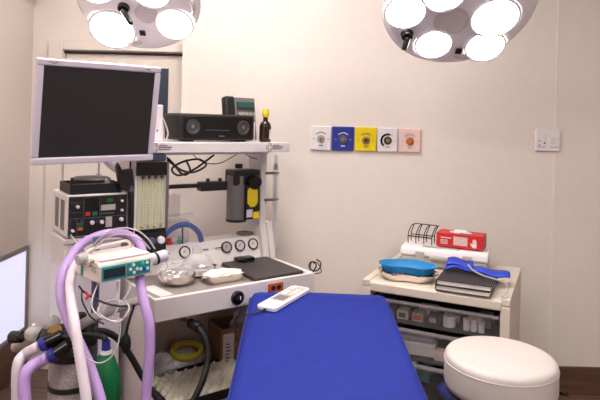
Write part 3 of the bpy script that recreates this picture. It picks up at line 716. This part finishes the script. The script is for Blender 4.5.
cy = B().cyl((.006, .03, .024), (.075, .03, .032), .018).obj('motor_barrel', LILACW, t, bevel=.004)
B().cyl((.034, .03, .0272), (.042, .03, .0282), .0193).obj('black_band', BLACK, cy)
B().bb((-.108, .124, .012), (-.062, .142, .045)).obj('pole_clamp', DKGREY, t, bevel=.003)

# ------------------------------------------------------------------ breathing absorber head with canister
AC = at(70, 378, 1.6); AC.z = 0
t = thing('carbon_dioxide_absorber', 'black absorber head with a grey granule canister beside the pump stand', 'absorber', AC)
ai = Matrix.Translation(AC).inverted()
def aa(px, py, Y=1.6): return ai @ at(px, py, Y)
cn = B().lathe([(0, .40), (.054, .40), (.054, .625), (0, .625)], n=36).obj('canister', SODA, t)
B().lathe([(.0545, .40), (.057, .402), (.057, .627), (.0545, .627)], n=36).obj('canister_wall', CLR, cn)
B().lathe([(.056, .538), (.0595, .54), (.0595, .552), (.056, .554)], n=36).obj('band', BLACK, cn)
B().lathe([(0, .36), (.05, .36), (.062, .372), (.062, .402), (0, .402)], n=36).obj('base_cap', BLACK, t)
B().lathe([(0, .625), (.062, .625), (.062, .645), (.05, .66), (0, .66)], n=36).obj('head_ring', BLACK, t)
B().box((-.005, .0, .682), (.15, .10, .045), Matrix.Rotation(.35, 3, 'Z')).obj('manifold', BLACK, t, bevel=.012, seg=3)
B().cyl(aa(38, 336), aa(64, 332), .018).obj('valve_arm', BLACKG, t, bevel=.003)
for (px, py, r_, m_) in ((34, 332, .024, LGREY), (52, 322, .022, LGREY)):
    v = B().lathe([(0, -.014), (r_, -.014), (r_*1.06, -.004), (r_, .004), (r_*.75, .012), (r_*.3, .015), (0, .015)], aa(px, py), 26).obj('valve_dome', m_, t)
    B().lathe([(0, .012), (.006, .012), (.006, .022), (0, .022)], aa(px, py), 12).obj('valve_stud', PLWHITE, v)
gz = B().lathe([(0, -.008), (.024, -.008), (.025, .003), (.02, .006), (0, .006)], aa(55, 332, 1.57), 26, Matrix.Rotation(.5, 4, 'X')).obj('pressure_gauge', BLACK, t)
B().lathe([(0, .006), (.019, .0062), (.019, .008), (0, .008)], aa(55, 332, 1.57), 26, Matrix.Rotation(.5, 4, 'X')).obj('dial', BRASS, gz)
B().cyl(aa(12, 337, 1.62), aa(22, 337, 1.6), .018, .016).obj('relief_knob', BLACKG, t, bevel=.004)
B().cyl(aa(20, 337, 1.6), aa(40, 335, 1.6), .010).obj('valve_pipe', BLACKG, t)
B().lathe([(0, -.02), (.018, -.02), (.018, .018), (.014, .022), (0, .022)], aa(80, 321), 22).obj('bag_valve', BLACK, t)
B().cyl(aa(15, 347, 1.66), aa(34, 341, 1.63), .016).obj('grey_port', LGREY, t, bevel=.003)
for (x0, y0, x1, y1, Y) in ((62, 335, 44, 344, 1.52), (68, 345, 53, 355, 1.50)):
    B().cyl(aa(x0, y0, Y+.02), aa(x1, y1, Y), .017, .0155).obj('hose_port', BLACKG, t, bevel=.002)
    B().cyl(aa(x1+2.5, y1-1.4, Y), aa(x1-3.5, y1+1.8, Y-.004), .0185).obj('blue_collar', BLUEC, t, bevel=.002)
B().tube([aa(72, 330, 1.57), aa(88, 321, 1.58), aa(100, 315, 1.60), aa(125, 305, 1.74), aa(140, 300, 1.86)], .014, 12).obj('support_arm', LGREY, t)
B().tube([aa(70, 336, 1.57), aa(90, 335, 1.54), aa(103, 337, 1.5), aa(106, 341, 1.5)], .008, 12).obj('bag_arm', BLACK, t)
B().lathe([(0, 0), (.011, 0), (.011, .022), (0, .022)], aa(106, 349, 1.5), 20).obj('bag_mount', BLUEC, t)
bp_ = at(106, 349, 1.5)
t = thing('reservoir_bag', 'green rubber breathing bag hanging beside the canister', 'bag', bp_)
B().lathe([(0, -.185), (.02, -.182), (.036, -.16), (.042, -.12), (.038, -.07), (.026, -.03), (.015, -.008), (.014, 0), (0, 0)], n=28).obj('bag', GREEN, t)
B().lathe([(0, -.012), (.0165, -.012), (.0165, .0), (0, 0)], n=20).obj('white_neck', PLWHITE, t)

# ------------------------------------------------------------------ breathing hoses and cables, left foreground
def hose(name, pts, r, m_, label, cat='hose', corr=0., group=None, n=14, pitch=.010):
    return tag(B().tube([at(*p) for p in pts], r, n, corr=corr, step=8, pitch=pitch).obj(name, m_, sharp=80), label, cat, group)
hose('corrugated_hose', [(105, 418, 1.38), (99, 395, 1.40), (89, 365, 1.43), (76, 337, 1.46), (66, 314, 1.51), (61, 296, 1.57), (62, 277, 1.61), (69, 260, 1.66), (82, 244, 1.71), (98, 236, 1.74), (113, 233, 1.77), (128, 235, 1.82), (139, 243, 1.81), (143, 258, 1.73), (140, 276, 1.63), (143, 298, 1.57), (149, 322, 1.54), (150, 346, 1.53), (148, 372, 1.52), (146, 396, 1.51), (145, 420, 1.50)], .0130, PURPLE, 'purple corrugated hose arching behind the pump and down both sides', corr=.0016)
hose('corrugated_hose', [(88, 418, 1.34), (86, 396, 1.35), (82, 370, 1.37), (78, 345, 1.39), (74, 320, 1.42), (71, 300, 1.49), (70, 284, 1.53), (73, 270, 1.60), (79, 261, 1.68), (88, 256, 1.75), (99, 256, 1.82)], .0120, WHOSE, 'white corrugated hose running down in front of the purple hose', corr=.0014)
hose('corrugated_hose', [(38.5, 346.5, 1.513), (32, 350, 1.52), (25, 354, 1.53), (19, 361, 1.51), (17, 374, 1.50), (17, 395, 1.49), (17, 420, 1.48)], .0135, WHOSE, 'short white hose bending down from the upper blue collar', corr=.0012)
hose('corrugated_hose', [(47.5, 357.5, 1.492), (41, 361.5, 1.49), (34, 365, 1.48), (27, 371, 1.46), (24, 382, 1.45), (25, 400, 1.44), (26, 420, 1.43)], .0150, PURPLE, 'pinkish purple hose bending down from the lower blue collar', corr=.0014)
hose('black_hose', [(84, 331, 1.60), (95, 331, 1.62), (106, 332, 1.64), (118, 339, 1.66), (130, 355, 1.68), (142, 376, 1.69), (154, 394, 1.70), (168, 412, 1.70)], .0095, RUBBER, 'black rubber hose curving down between the green bag and the machine', 'hose')
hose('black_lead', [(79, 286, 1.50), (83, 291, 1.49), (92, 297, 1.48), (105, 303, 1.48), (118, 306, 1.50), (128, 306, 1.55)], .0028, RUBBER, 'thin black lead drooping from the pump end', 'lead', n=8)
hose('black_lead', [(82, 290, 1.49), (82, 300, 1.48), (86, 309, 1.48), (92, 318, 1.48), (104, 324, 1.49)], .0022, RUBBER, 'thin dark lead dangling below the pump knob', 'lead', n=8)
hose('white_tubing', [(86, 254, 1.6), (98, 240, 1.58), (110, 231, 1.58), (124, 228, 1.58), (138, 231, 1.58), (148, 239, 1.58), (155, 249, 1.59)], .0022, TUBEW, 'thin white tubing arching above the purple hose', 'tubing', n=8)
hose('white_tubing', [(88, 256, 1.6), (100, 243, 1.57), (114, 235, 1.56), (128, 235, 1.56), (141, 240, 1.56), (150, 249, 1.57)], .0022, TUBEW, 'thin white tubing lying along the top of the purple hose', 'tubing', n=8)
hose('white_tubing', [(70, 234, 1.95), (76, 242, 1.85), (84, 250, 1.7), (92, 254, 1.62)], .0035, TUBEW, 'short white tubing from the ventilator jack to the hoses', 'tubing', n=8)
hose('grey_cable', [(98, 284, 1.52), (93, 296, 1.47), (92, 307, 1.45), (99, 316, 1.44), (112, 321, 1.44), (124, 318, 1.45), (129, 309, 1.47), (126, 303, 1.5), (115, 300, 1.52), (103, 303, 1.5), (98, 311, 1.46), (107, 319, 1.43), (119, 322, 1.42), (128, 312, 1.43)], .0022, TUBEW, 'pale grey cable coiled in loops below the pump', 'cable', n=8)
hose('grey_cable', [(120, 318, 1.44), (120, 332, 1.43), (117, 347, 1.42), (109, 359, 1.41), (98, 363, 1.40), (87, 358, 1.40), (80, 352, 1.40)], .0019, TUBEW, 'pale cable looping down past the green bag', 'cable', n=8)
for k, (x0, x1, x2, lab) in enumerate(((118, 110, 104, 'clear tubing strand hanging under the pump by the pole'), (130, 124, 118, 'clear tubing strand hanging under the pump by the purple hose'))):
    hose('clear_tubing', [(x0, 282, 1.58), (x0-1, 291, 1.56), (x1, 299, 1.55), (x2, 308, 1.54), (x2-4, 316, 1.53)], .004, CLRB, lab, 'tubing', n=8)
hose('red_clip', [(86, 292, 1.47), (88, 296, 1.47), (86, 299, 1.47)], .004, REDCL, 'small red clip on the dark lead below the pump', 'clip', n=8)
t = thing('squeeze_bulb', 'black rubber squeeze bulb hanging beside the green bag', 'bulb', at(126, 343, 1.6))
B().lathe([(0, -.028), (.009, -.026), (.0135, -.013), (.014, .0), (.011, .016), (.005, .025), (.004, .03), (0, .03)], n=20).obj('bulb', RUBBER, t)
B().tube([(0, 0, .03), (.004, .01, .06), (.012, .03, .10)], .004, 8).obj('tube', RUBBER, t)

# ------------------------------------------------------------------ operating table
t = thing('operating_table', 'narrow operating table with royal blue padded top', 'table', (.079, 1.3, 0))
bz = .681
ml = B(); n = 26
Lx, y0, y1 = .239, -.95, .803
prof = [(-Lx-.006, bz-.14), (-Lx-.004, bz-.06), (-Lx, bz-.022), (-Lx+.010, bz-.005), (-Lx+.03, bz), (0, bz+.004), (Lx-.03, bz), (Lx-.010, bz-.005), (Lx, bz-.022), (Lx+.003, bz-.06), (Lx+.004, bz-.14)]
rings = []
ny = 40
for j in range(ny+1):
    y = y0+(y1-y0)*j/ny
    e = min(1, (y1-y)/.03) if y > y1-.03 else 1.
    dz = -.022*(1-math.sqrt(max(0, 1-(1-e)**2)))
    ring = []
    kx = .972+.078*(y/y1) if y > 0 else .972
    for i, (x, z) in enumerate(prof):
        x = x*kx+(.018*(y/y1)**6 if (i == 10 and y > 0) else 0)
        wv = .003*math.sin(y*9+i) if i in (0, 10) else 0
        ring.append(ml.m.verts.new((x+wv, y, z+dz)))
    rings.append(ring)
for a, c in zip(rings, rings[1:]):
    for i in range(len(prof)-1): ml.m.faces.new([a[i], a[i+1], c[i+1], c[i]])
endv = [ml.m.verts.new((x*1.055, y1+.008, min(z-.022, bz-.03))) for x, z in prof]
for i in range(len(prof)-1): ml.m.faces.new([rings[-1][i], rings[-1][i+1], endv[i+1], endv[i]])
low = [ml.m.verts.new((x*1.06, y1+.012, bz-.14)) for x, z in prof]
for i in range(len(prof)-1): ml.m.faces.new([endv[i], endv[i+1], low[i+1], low[i]])
mt = ml.obj('padded_cover', BLUE, t, sharp=60)
B().tube([(Lx*k+.003, y, bz-.03) for y, k in ((y0, .972), (0, .972), (.4, 1.011), (y1-.02, 1.049))], .0035, 8).obj('side_piping', BLUEP, mt)
B().tube([(-Lx*k-.003, y, bz-.03) for y, k in ((y0, .972), (0, .972), (.4, 1.011), (y1-.02, 1.049))], .0035, 8).obj('side_piping', BLUEP, mt)
B().bb((-.225, y0+.01, bz-.11), (.225, y1-.01, bz-.03)).obj('tabletop', STEEL, t, bevel=.004)
B().bb((-.15, -.35, bz-.16), (.15, .25, bz-.11)).obj('frame', DKGREY, t, bevel=.004)
B().bb((-.09, -.14, .10), (.09, .06, bz-.15)).obj('column', LGREY, t, bevel=.01)
B().bb((-.22, -.5, .03), (.22, .35, .10)).obj('base', LGREY, t, bevel=.02)
for x in (-.18, .18):
    for y in (-.45, .30): B().cyl((x, y, 0), (x, y, .032), .03).obj('foot', RUBBER, t)
# remote handset on the table
rc = Vector((-.045, 1.965, bz+.003))
ra = math.atan2(2.085-1.845, .008+.11)
t = thing('remote_handset', 'white table remote handset lying on the blue cover', 'remote control', rc, ra)
t.scale = (1, 1, .72)
B().prism([(-.135, -.03), (-.125, -.036), (.12, -.038), (.135, -.03), (.135, .03), (.12, .038), (-.125, .036), (-.135, .03)], 0, .022).obj('casing', PLWHITE, t, bevel=.005, seg=3)
B().bb((-.06, -.027, .0215), (.122, .027, .0228)).obj('keypad', LGREY, t)
for i in range(4):
    for j in range(2): B().bb((.012+i*.028, -.022+j*.026, .0225), (.032+i*.028, -.004+j*.026, .0245)).obj('button', PLWHITE if (i+j) % 3 else CREAM, t, bevel=.001)
B().bb((-.05, -.02, .0227), (.0, .02, .0232)).obj('legend_panel', MIDGREY, t)
B().tube([(-.133, 0, .010), (-.155, .005, .008), (-.18, .015, .004)], .004, 8).obj('cord_sleeve', RUBBER, t)
ci = Matrix.Translation(rc) @ Matrix.Rotation(ra, 4, 'Z')
B().tube([(-.175, .014, .005), (-.19, .03, .003), (-.198, .05, .000), (-.202, .065, -.012), (-.206, .072, -.05), (-.215, .06, -.12)], .0035, 8).obj('cord', RUBBER, t)

# ------------------------------------------------------------------ drawer cart
CO, CP = Vector((.259, 2.247, 0)), R(-25.4)
def CW(x, y, z): return CO+Vector((x*math.cos(CP)-y*math.sin(CP), x*math.sin(CP)+y*math.cos(CP), z))
t = thing('drawer_cart', 'cream plastic cart with smoky clear drawers standing by the wall', 'cart', CO, CP)
W, D = .558, .53
B().bb((0.005, 0.005, .658), (W-.005, D, .686)).obj('top', CREAM, t, bevel=.006)
B().bb((0, 0, .664), (.03, D, .69)).bb((W-.03, 0, .664), (W, D, .69)).bb((.03, D-.02, .664), (W-.03, D, .69)).obj('top_rim', CREAM, t, bevel=.003)
B().bb((.03, -.003, .646), (W-.03, .016, .682)).obj('front_rail', CREAM, t, bevel=.005)
for x0 in (0, W-.034):
    for y0_ in (0, D-.05):
        pst = B().bb((x0, y0_, .05), (x0+.034, y0_+.05, .664)).obj('corner_post', CREAM, t, bevel=.006)
        B().cyl((x0+.017, y0_+.025, .025), (x0+.017, y0_+.025, .05), .008).cyl((x0+.007, y0_+.025, .024), (x0+.027, y0_+.025, .024), .024).obj('caster', DKGREY, pst)
B().bb((W-.012, .05, .10), (W-.004, D-.05, .66)).obj('side_panel', CREAM, t)
B().bb((.004, .05, .10), (.012, D-.05, .66)).obj('side_panel', CREAM, t)
B().bb((.03, D-.014, .10), (W-.03, D-.004, .66)).obj('back_panel', DKSHELL, t)
B().bb((.01, .01, .085), (W-.01, D-.01, .105)).obj('bottom_panel', CREAM, t)
DR = ((.535, .62), (.40, .515), (.25, .385), (.11, .235))
for z0, z1 in DR:
    d = B().bb((.038, .018, z0), (W-.038, D-.03, z0+.005)).bb((.038, .012, z0), (W-.038, .018, z1)).bb((.038, .018, z0+.005), (.044, D-.03, z1)).bb((W-.044, .018, z0+.005), (W-.038, D-.03, z1)).bb((.044, D-.036, z0+.005), (W-.044, D-.03, z1)).obj('drawer', SMOKE, t)
    B().prism([(.012, z1-.012), (-.008, z1-.006), (-.010, z1), (.014, z1+.003)], .038, W-.038, YZ).obj('drawer_lip', LIP, d)
    B().bb((.034, .02, z1-.008), (.038, D-.03, z1)).bb((W-.038, .02, z1-.008), (W-.034, D-.03, z1)).obj('drawer_rail', DKSHELL, t)
# drawer contents
bt = thing('pill_bottle', 'white capped bottle in the top drawer, leftmost of the five', 'bottle', CW(.40, .05, .541), CP, 'white bottles in the top clear drawer')
B().lathe([(0, 0), (.012, 0), (.012, .026), (.009, .03), (0, .03)], n=18).obj('body', PLWHITE, bt)
B().lathe([(0, .03), (.0125, .03), (.0125, .044), (0, .044)], n=18).obj('cap', PAPER, bt)
for i, (x, y, lab) in enumerate(((.427, .05, 'white capped bottle in the top drawer, second of the front three'), (.454, .05, 'white capped bottle in the top drawer, right end of the front three'), (.414, .078, 'white capped bottle in the second row of the top drawer, nearer the left'), (.442, .078, 'white capped bottle in the second row of the top drawer, nearer the right'))):
    copy_thing(bt, CW(x, y, .541), lab)
c = tag(B().lathe([(0, 0), (.024, 0), (.024, .040), (0, .040)], CW(.335, .06, .541), 24).obj('white_jar', PLWHITE), 'white round jar left of the bottles in the top drawer', 'jar')
tag(B().box((0, 0, .014), (.06, .03, .028)).obj('pale_carton', PLPINK, loc=CW(.335, .115, .541), rotz=CP, bevel=.002), 'pale carton behind the white jar in the top drawer', 'carton')
for k, (x, m_, lab) in enumerate(((.10, MIDGREY, 'grey vial carton at the left of the top drawer'), (.155, CREAM, 'cream vial carton second along the top drawer'), (.215, LGREY, 'light grey carton in the middle of the top drawer'), (.275, DKGREY, 'dark grey carton beside the white jar in the top drawer'))):
    g = thing('vial_carton', lab, 'carton', CW(x, .06, .541), CP, 'cartons in the top clear drawer')
    B().bb((-.022, -.02, 0), (.022, .04, .034)).obj('carton', m_, g, bevel=.002)
    B().bb((-.014, -.0215, .008), (.014, -.0195, .026)).obj('panel', (WPRINT, GREYTEXT, ORNG, LGREY)[k], g)
tag(B().box((0, 0, .025), (.16, .09, .05)).obj('white_pack', PAPER, loc=CW(.20, .09, .406), rotz=CP+.1, bevel=.004), 'white flat pack in the second drawer of the cart', 'pack')
tag(B().box((0, 0, .010), (.15, .08, .020)).obj('clear_case', CLRB, loc=CW(.20, .09, .457), rotz=CP+.05, bevel=.004), 'clear flat case on the white pack in the second drawer', 'case')
tag(B().box((0, 0, .02), (.10, .10, .04)).obj('grey_pack', LGREY, loc=CW(.38, .12, .406), rotz=CP-.2, bevel=.006), 'grey soft pack at the right of the second drawer', 'pack')
tag(crumple(B(), (0, 0, .032), (.036, .035, .032), 4, .4, 31).obj('blue_wrap', CUFF, loc=CW(.335, .07, .256), rotz=CP), 'crumpled blue wrap in the third drawer of the cart', 'wrap')
for k, (x, rz, lab) in enumerate(((.12, .5, 'white plastic syringe leaning at the left of the third drawer'), (.175, .25, 'white plastic syringe upright beside the blue wrap in the third drawer'), (.225, -.3, 'white plastic syringe tilted against the blue wrap'))):
    g = thing('syringe', lab, 'syringe', CW(x, .05, .262), CP, 'syringes in the third clear drawer')
    d_ = Vector((math.sin(rz), .25, math.cos(rz))).normalized()
    B().cyl(Vector((0, 0, .006)), d_*.085, .008, n=14).obj('barrel', CLRB, g)
    B().cyl(d_*.05, d_*.115, .005, n=12).cyl(d_*.112, d_*.116, .010, n=14).obj('plunger', PLWHITE, g)
tag(B().box((0, 0, .03), (.16, .12, .06)).obj('green_pack', MINT, loc=CW(.16, .22, .256), rotz=CP, bevel=.006), 'mint green pack behind the syringes in the third drawer', 'pack')

for k, (x, y, z, d, m_, lab) in enumerate(((.10, .09, .406, (.05, .07, .07), CREAM, 'cream carton at the left of the second drawer'), (.31, .06, .406, (.05, .05, .035), PLPINK, 'pink pack right of the white pack in the second drawer'), (.45, .10, .406, (.06, .08, .055), LGREY, 'light grey carton at the right end of the second drawer'), (.46, .13, .541, (.05, .06, .05), CLRB, 'clear pack behind the bottles in the top drawer'), (.24, .13, .541, (.07, .05, .045), PAPER, 'white carton at the back of the top drawer'), (.42, .12, .256, (.07, .09, .05), CREAM, 'cream pack right of the blue wrap in the third drawer'))):
    tag(B().box((0, 0, d[2]/2), d).obj('supply_pack', m_, loc=CW(x, y, z), rotz=CP+.1*(k % 3-1), bevel=.003), lab, 'pack', 'supply packs in the clear drawers')
# things on the cart
cz = .69
t = thing('instrument_case', 'white plastic case with two latches on the cart', 'case', CW(.07, .315, cz), CP+.06)
B().bb((0, 0, 0), (.365, .19, .044)).obj('base', LGREY, t, bevel=.010, seg=3)
B().prism([(0.0, .045), (-.006, .050), (-.002, .074), (.010, .082), (.19, .082), (.198, .072), (.196, .045)], -.004, .369, YZ).obj('lid', PLWHITE, t, bevel=.006, seg=3)
for x in (.065, .265): B().bb((x, -.012, .020), (x+.038, .0, .066)).obj('latch', LGREY, t, bevel=.003)
B().bb((.125, -.018, .036), (.245, -.004, .054)).obj('handle', LGREY, t, bevel=.005)
B().bb((.09, .02, .0815), (.25, .05, .0845)).obj('lid_label', LGREY, t, bevel=.001)
t = thing('glove_box', 'red glove box with white panel on the white case', 'box', CW(.212, .375, cz+.0885), CP-.02)
B().bb((0, 0, 0), (.200, .10, .060)).obj('carton', RED, t, bevel=.0015)
q = B()
for j in range(7): q.bb((.075, -.0012, .012+j*.0055), (.135, 0, .0155+j*.0055))
q.bb((.02, -.0012, .038), (.065, 0, .042))
for j in range(4): q.bb((.018, -.0012, .012+j*.0055), (.05, 0, .0142+j*.0055))
q.obj('printed_text', WPRINT, t)
hb = B().bb((.156, -.0014, .008), (.174, 0, .026))
for j, (dx, h) in enumerate(((.157, .016), (.1615, .019), (.166, .018), (.1705, .014))): hb.bb((dx, -.0014, .026), (dx+.0032, 0, .026+h))
hb.prism([(.152, .014), (.156, .012), (.156, .020), (.149, .028), (.147, .026)], 0, .0014, XZ)
hb.obj('glove_picture', WPRINT, t)
B().prism([(.05, .035), (.075, .022), (.12, .022), (.145, .035), (.145, .06), (.12, .075), (.075, .075), (.05, .06)], .060, .0608).obj('opening', PAPER, t)
B().bb((.10, .01, .0602), (.17, .03, .061)).obj('blue_panel', POUCH, t)
crumple(B(), (.095, .048, .062), (.03, .016, .010), 4, .4, 44).obj('glove_tip', PAPER, t)
t = thing('wire_rack', 'small black wire rack with four loops on the white case', 'rack', CW(.086, .372, cz+.0855), CP-.02)
def sq(x, w_, h_): return [(x, 0, .003), (x, 0, h_*.5), (x+.012, .005, h_*.93), (x+.02, .02, h_), (x+.02, w_-.01, h_), (x+.012, w_, h_*.9), (x, w_, h_*.5), (x, w_, .003)]
for k in range(4): B().tube([(x+.036*k, y, z) for x, y, z in sq(.0, .05, .086)], .0022, 8, step=3).obj('wire_loop', BLACK, t)
B().tube([(0, 0, .034), (.108, 0, .034)], .0028, 8).obj('front_bar', BLACK, t)
B().tube([(0, .05, .034), (.108, .05, .034)], .0024, 8).obj('rear_bar', BLACK, t)
B().tube([(.02, .038, .086), (.122, .038, .086)], .0022, 8).obj('top_bar', BLACK, t)
# kidney dishes
def kidney(b, a, bb_, z0, z1, flare, th=.003, n=48):
    def ring(s_, z):
        out = []
        for i in range(n):
            q = 2*PI*i/n
            x = a*math.cos(q); y = bb_*math.sin(q)
            y += -.35*bb_*(1-(x/a)**2)*1.0 if y < 0 else -.0
            y2 = y+ .55*bb_*math.exp(-(x/(a*.45))**2)*(1 if y < 0 else .35)
            out.append(b.m.verts.new((x*s_, y2*s_, z)))
        return out
    r = [ring(.94-flare, z0), ring(.98-flare*.4, z0+(z1-z0)*.4), ring(1, z1), ring(1.05, z1+.001), ring(1.045, z1-.004), ring(.97, z1-.006), ring(.95-flare*.4, z0+(z1-z0)*.4), ring(.91-flare, z0+th)]
    for p_, q_ in zip(r, r[1:]):
        for i in range(n): b.m.faces.new([p_[i], p_[(i+1) % n], q_[(i+1) % n], q_[i]])
    b.m.faces.new(r[0][::-1]); b.m.faces.new(r[-1])
    return b
tag(kidney(B(), .117, .070, 0, .032, .10).obj('kidney_dish', SILVER, loc=CW(.158, .100, cz), rotz=CP+.14, sharp=50), 'polished steel kidney dish under the blue one on the cart', 'kidney dish', 'stacked kidney dishes')
tag(kidney(B(), .112, .066, 0, .034, .12).obj('kidney_dish', BASIN, loc=CW(.156, .102, cz+.0235), rotz=CP+.14, sharp=50), 'sky blue plastic kidney dish stacked on the steel one', 'kidney dish', 'stacked kidney dishes')
# two black books
bk = thing('notebook', 'black hardcover notebook, lower of the two on the cart', 'book', CW(.39, .13, cz), CP, 'black notebooks on the cart')
B().bb((-.10, -.135, 0), (.10, .135, .002)).bb((-.10, -.135, .017), (.10, .135, .0195)).bb((-.10, -.135, 0), (-.0965, .135, .0195)).obj('cover', BOOK, bk, bevel=.0008)
B().bb((-.0965, -.131, .002), (.096, .131, .017)).obj('pages', PAGES, bk)
copy_thing(bk, CW(.39, .133, cz+.0198), 'black hardcover notebook, upper of the two under the blue cuff', CP+.02)
t = thing('pressure_cuff', 'royal blue blood pressure cuff with grey hose on the notebooks', 'cuff', CW(.40, .175, cz+.04), CP+.13)
cb = B(); n = 26; rows = []
for i in range(n+1):
    x = -.105+.245*i/n; z = .010+.006*math.sin(i*.55)+(.012*math.exp(-((i-7)/5.)**2)) - (.0 if x < .1 else (x-.1)*.22)
    rows.append([cb.m.verts.new((x, -.035+.010*math.sin(i*.25), z)), cb.m.verts.new((x, 0, z+.006)), cb.m.verts.new((x, .042+.006*math.sin(i*.4), z+.002))])
for a_, c_ in zip(rows, rows[1:]):
    for k in range(2): cb.m.faces.new([a_[k], c_[k], c_[k+1], a_[k+1]])
cb.obj('cuff', CUFF, t, solid=.008, sharp=70)
fl = B(); rows = []
for i in range(13):
    x = -.10+.10*i/12; z = .034+.006*math.sin(i*.5)
    rows.append([fl.m.verts.new((x, -.02, z-.006)), fl.m.verts.new((x, .055, z+.004))])
for a_, c_ in zip(rows, rows[1:]): fl.m.faces.new([a_[0], c_[0], c_[1], a_[1]])
fl.obj('folded_flap', CUFF, t, solid=.006, sharp=70)
B().tube([(-.018, -.02, .034), (.0, -.05, .022), (.04, -.085, .012), (.085, -.105, .008), (.118, -.115, .003), (.125, -.135, -.010), (.122, -.16, -.024), (.105, -.19, -.033)], .0032, 10).obj('grey_hose', LGREY, t)

# ------------------------------------------------------------------ stool
t = thing('stool', 'round white vinyl stool in front of the cart', 'stool', (.624, 1.712, 0))
B().lathe([(0, .618), (.09, .617), (.145, .616), (.157, .612), (.164, .603), (.1655, .590), (.1655, .530), (.162, .514), (.152, .507), (0, .507)], n=72).obj('seat', VINYL, t, sharp=60)
B().lathe([(.1645, .5885), (.1668, .590), (.1668, .592), (.1645, .5935)], n=72).obj('seam', VINYL, t)
B().lathe([(0, .496), (.145, .496), (.158, .502), (.158, .508), (0, .513)], n=48).obj('seat_pan', BLACK, t)
B().tube([(.10, .05, .50), (.165, .035, .495), (.19, .0, .50), (.192, -.03, .51)], .006, 10).obj('lever', BLACK, t)
B().cyl((0, 0, .09), (0, 0, .30), .025).cyl((0, 0, .30), (0, 0, .50), .016).obj('gas_column', CHROME, t)
B().tube([(.12*math.cos(a), .12*math.sin(a), .24) for a in [i*PI/8 for i in range(16)]], .009, 10, closed=True, step=2).obj('foot_ring', CHROME, t)
B().cyl((0, 0, .06), (0, 0, .11), .035, .03).obj('hub', BLACK, t)
for k in range(5):
    a = k*2*PI/5+.2; e = Vector((.22*math.cos(a), .22*math.sin(a), 0))
    lg = B().tube([(0, 0, .085), e*.5+Vector((0, 0, .08)), e+Vector((0, 0, .06))], .014, 10).obj('leg', CHROME, t)
    sd = Vector((-math.sin(a), math.cos(a), 0))*.011
    B().cyl(e-sd+Vector((0, 0, .024)), e+sd+Vector((0, 0, .024)), .024).cyl(e+Vector((0, 0, .03)), e+Vector((0, 0, .062)), .007).obj('caster', RUBBER, lg)

# ------------------------------------------------------------------ light and colour
wd = bpy.data.worlds.new('world'); S.world = wd; wd.use_nodes = True
wd.node_tree.nodes['Background'].inputs[0].default_value = (.9, .93, 1, 1)
wd.node_tree.nodes['Background'].inputs[1].default_value = .3
S.view_settings.view_transform = 'Standard'; S.view_settings.look = 'None'
S.view_settings.gamma = 1; S.view_settings.use_curve_mapping = False
S.view_settings.exposure = 1.75
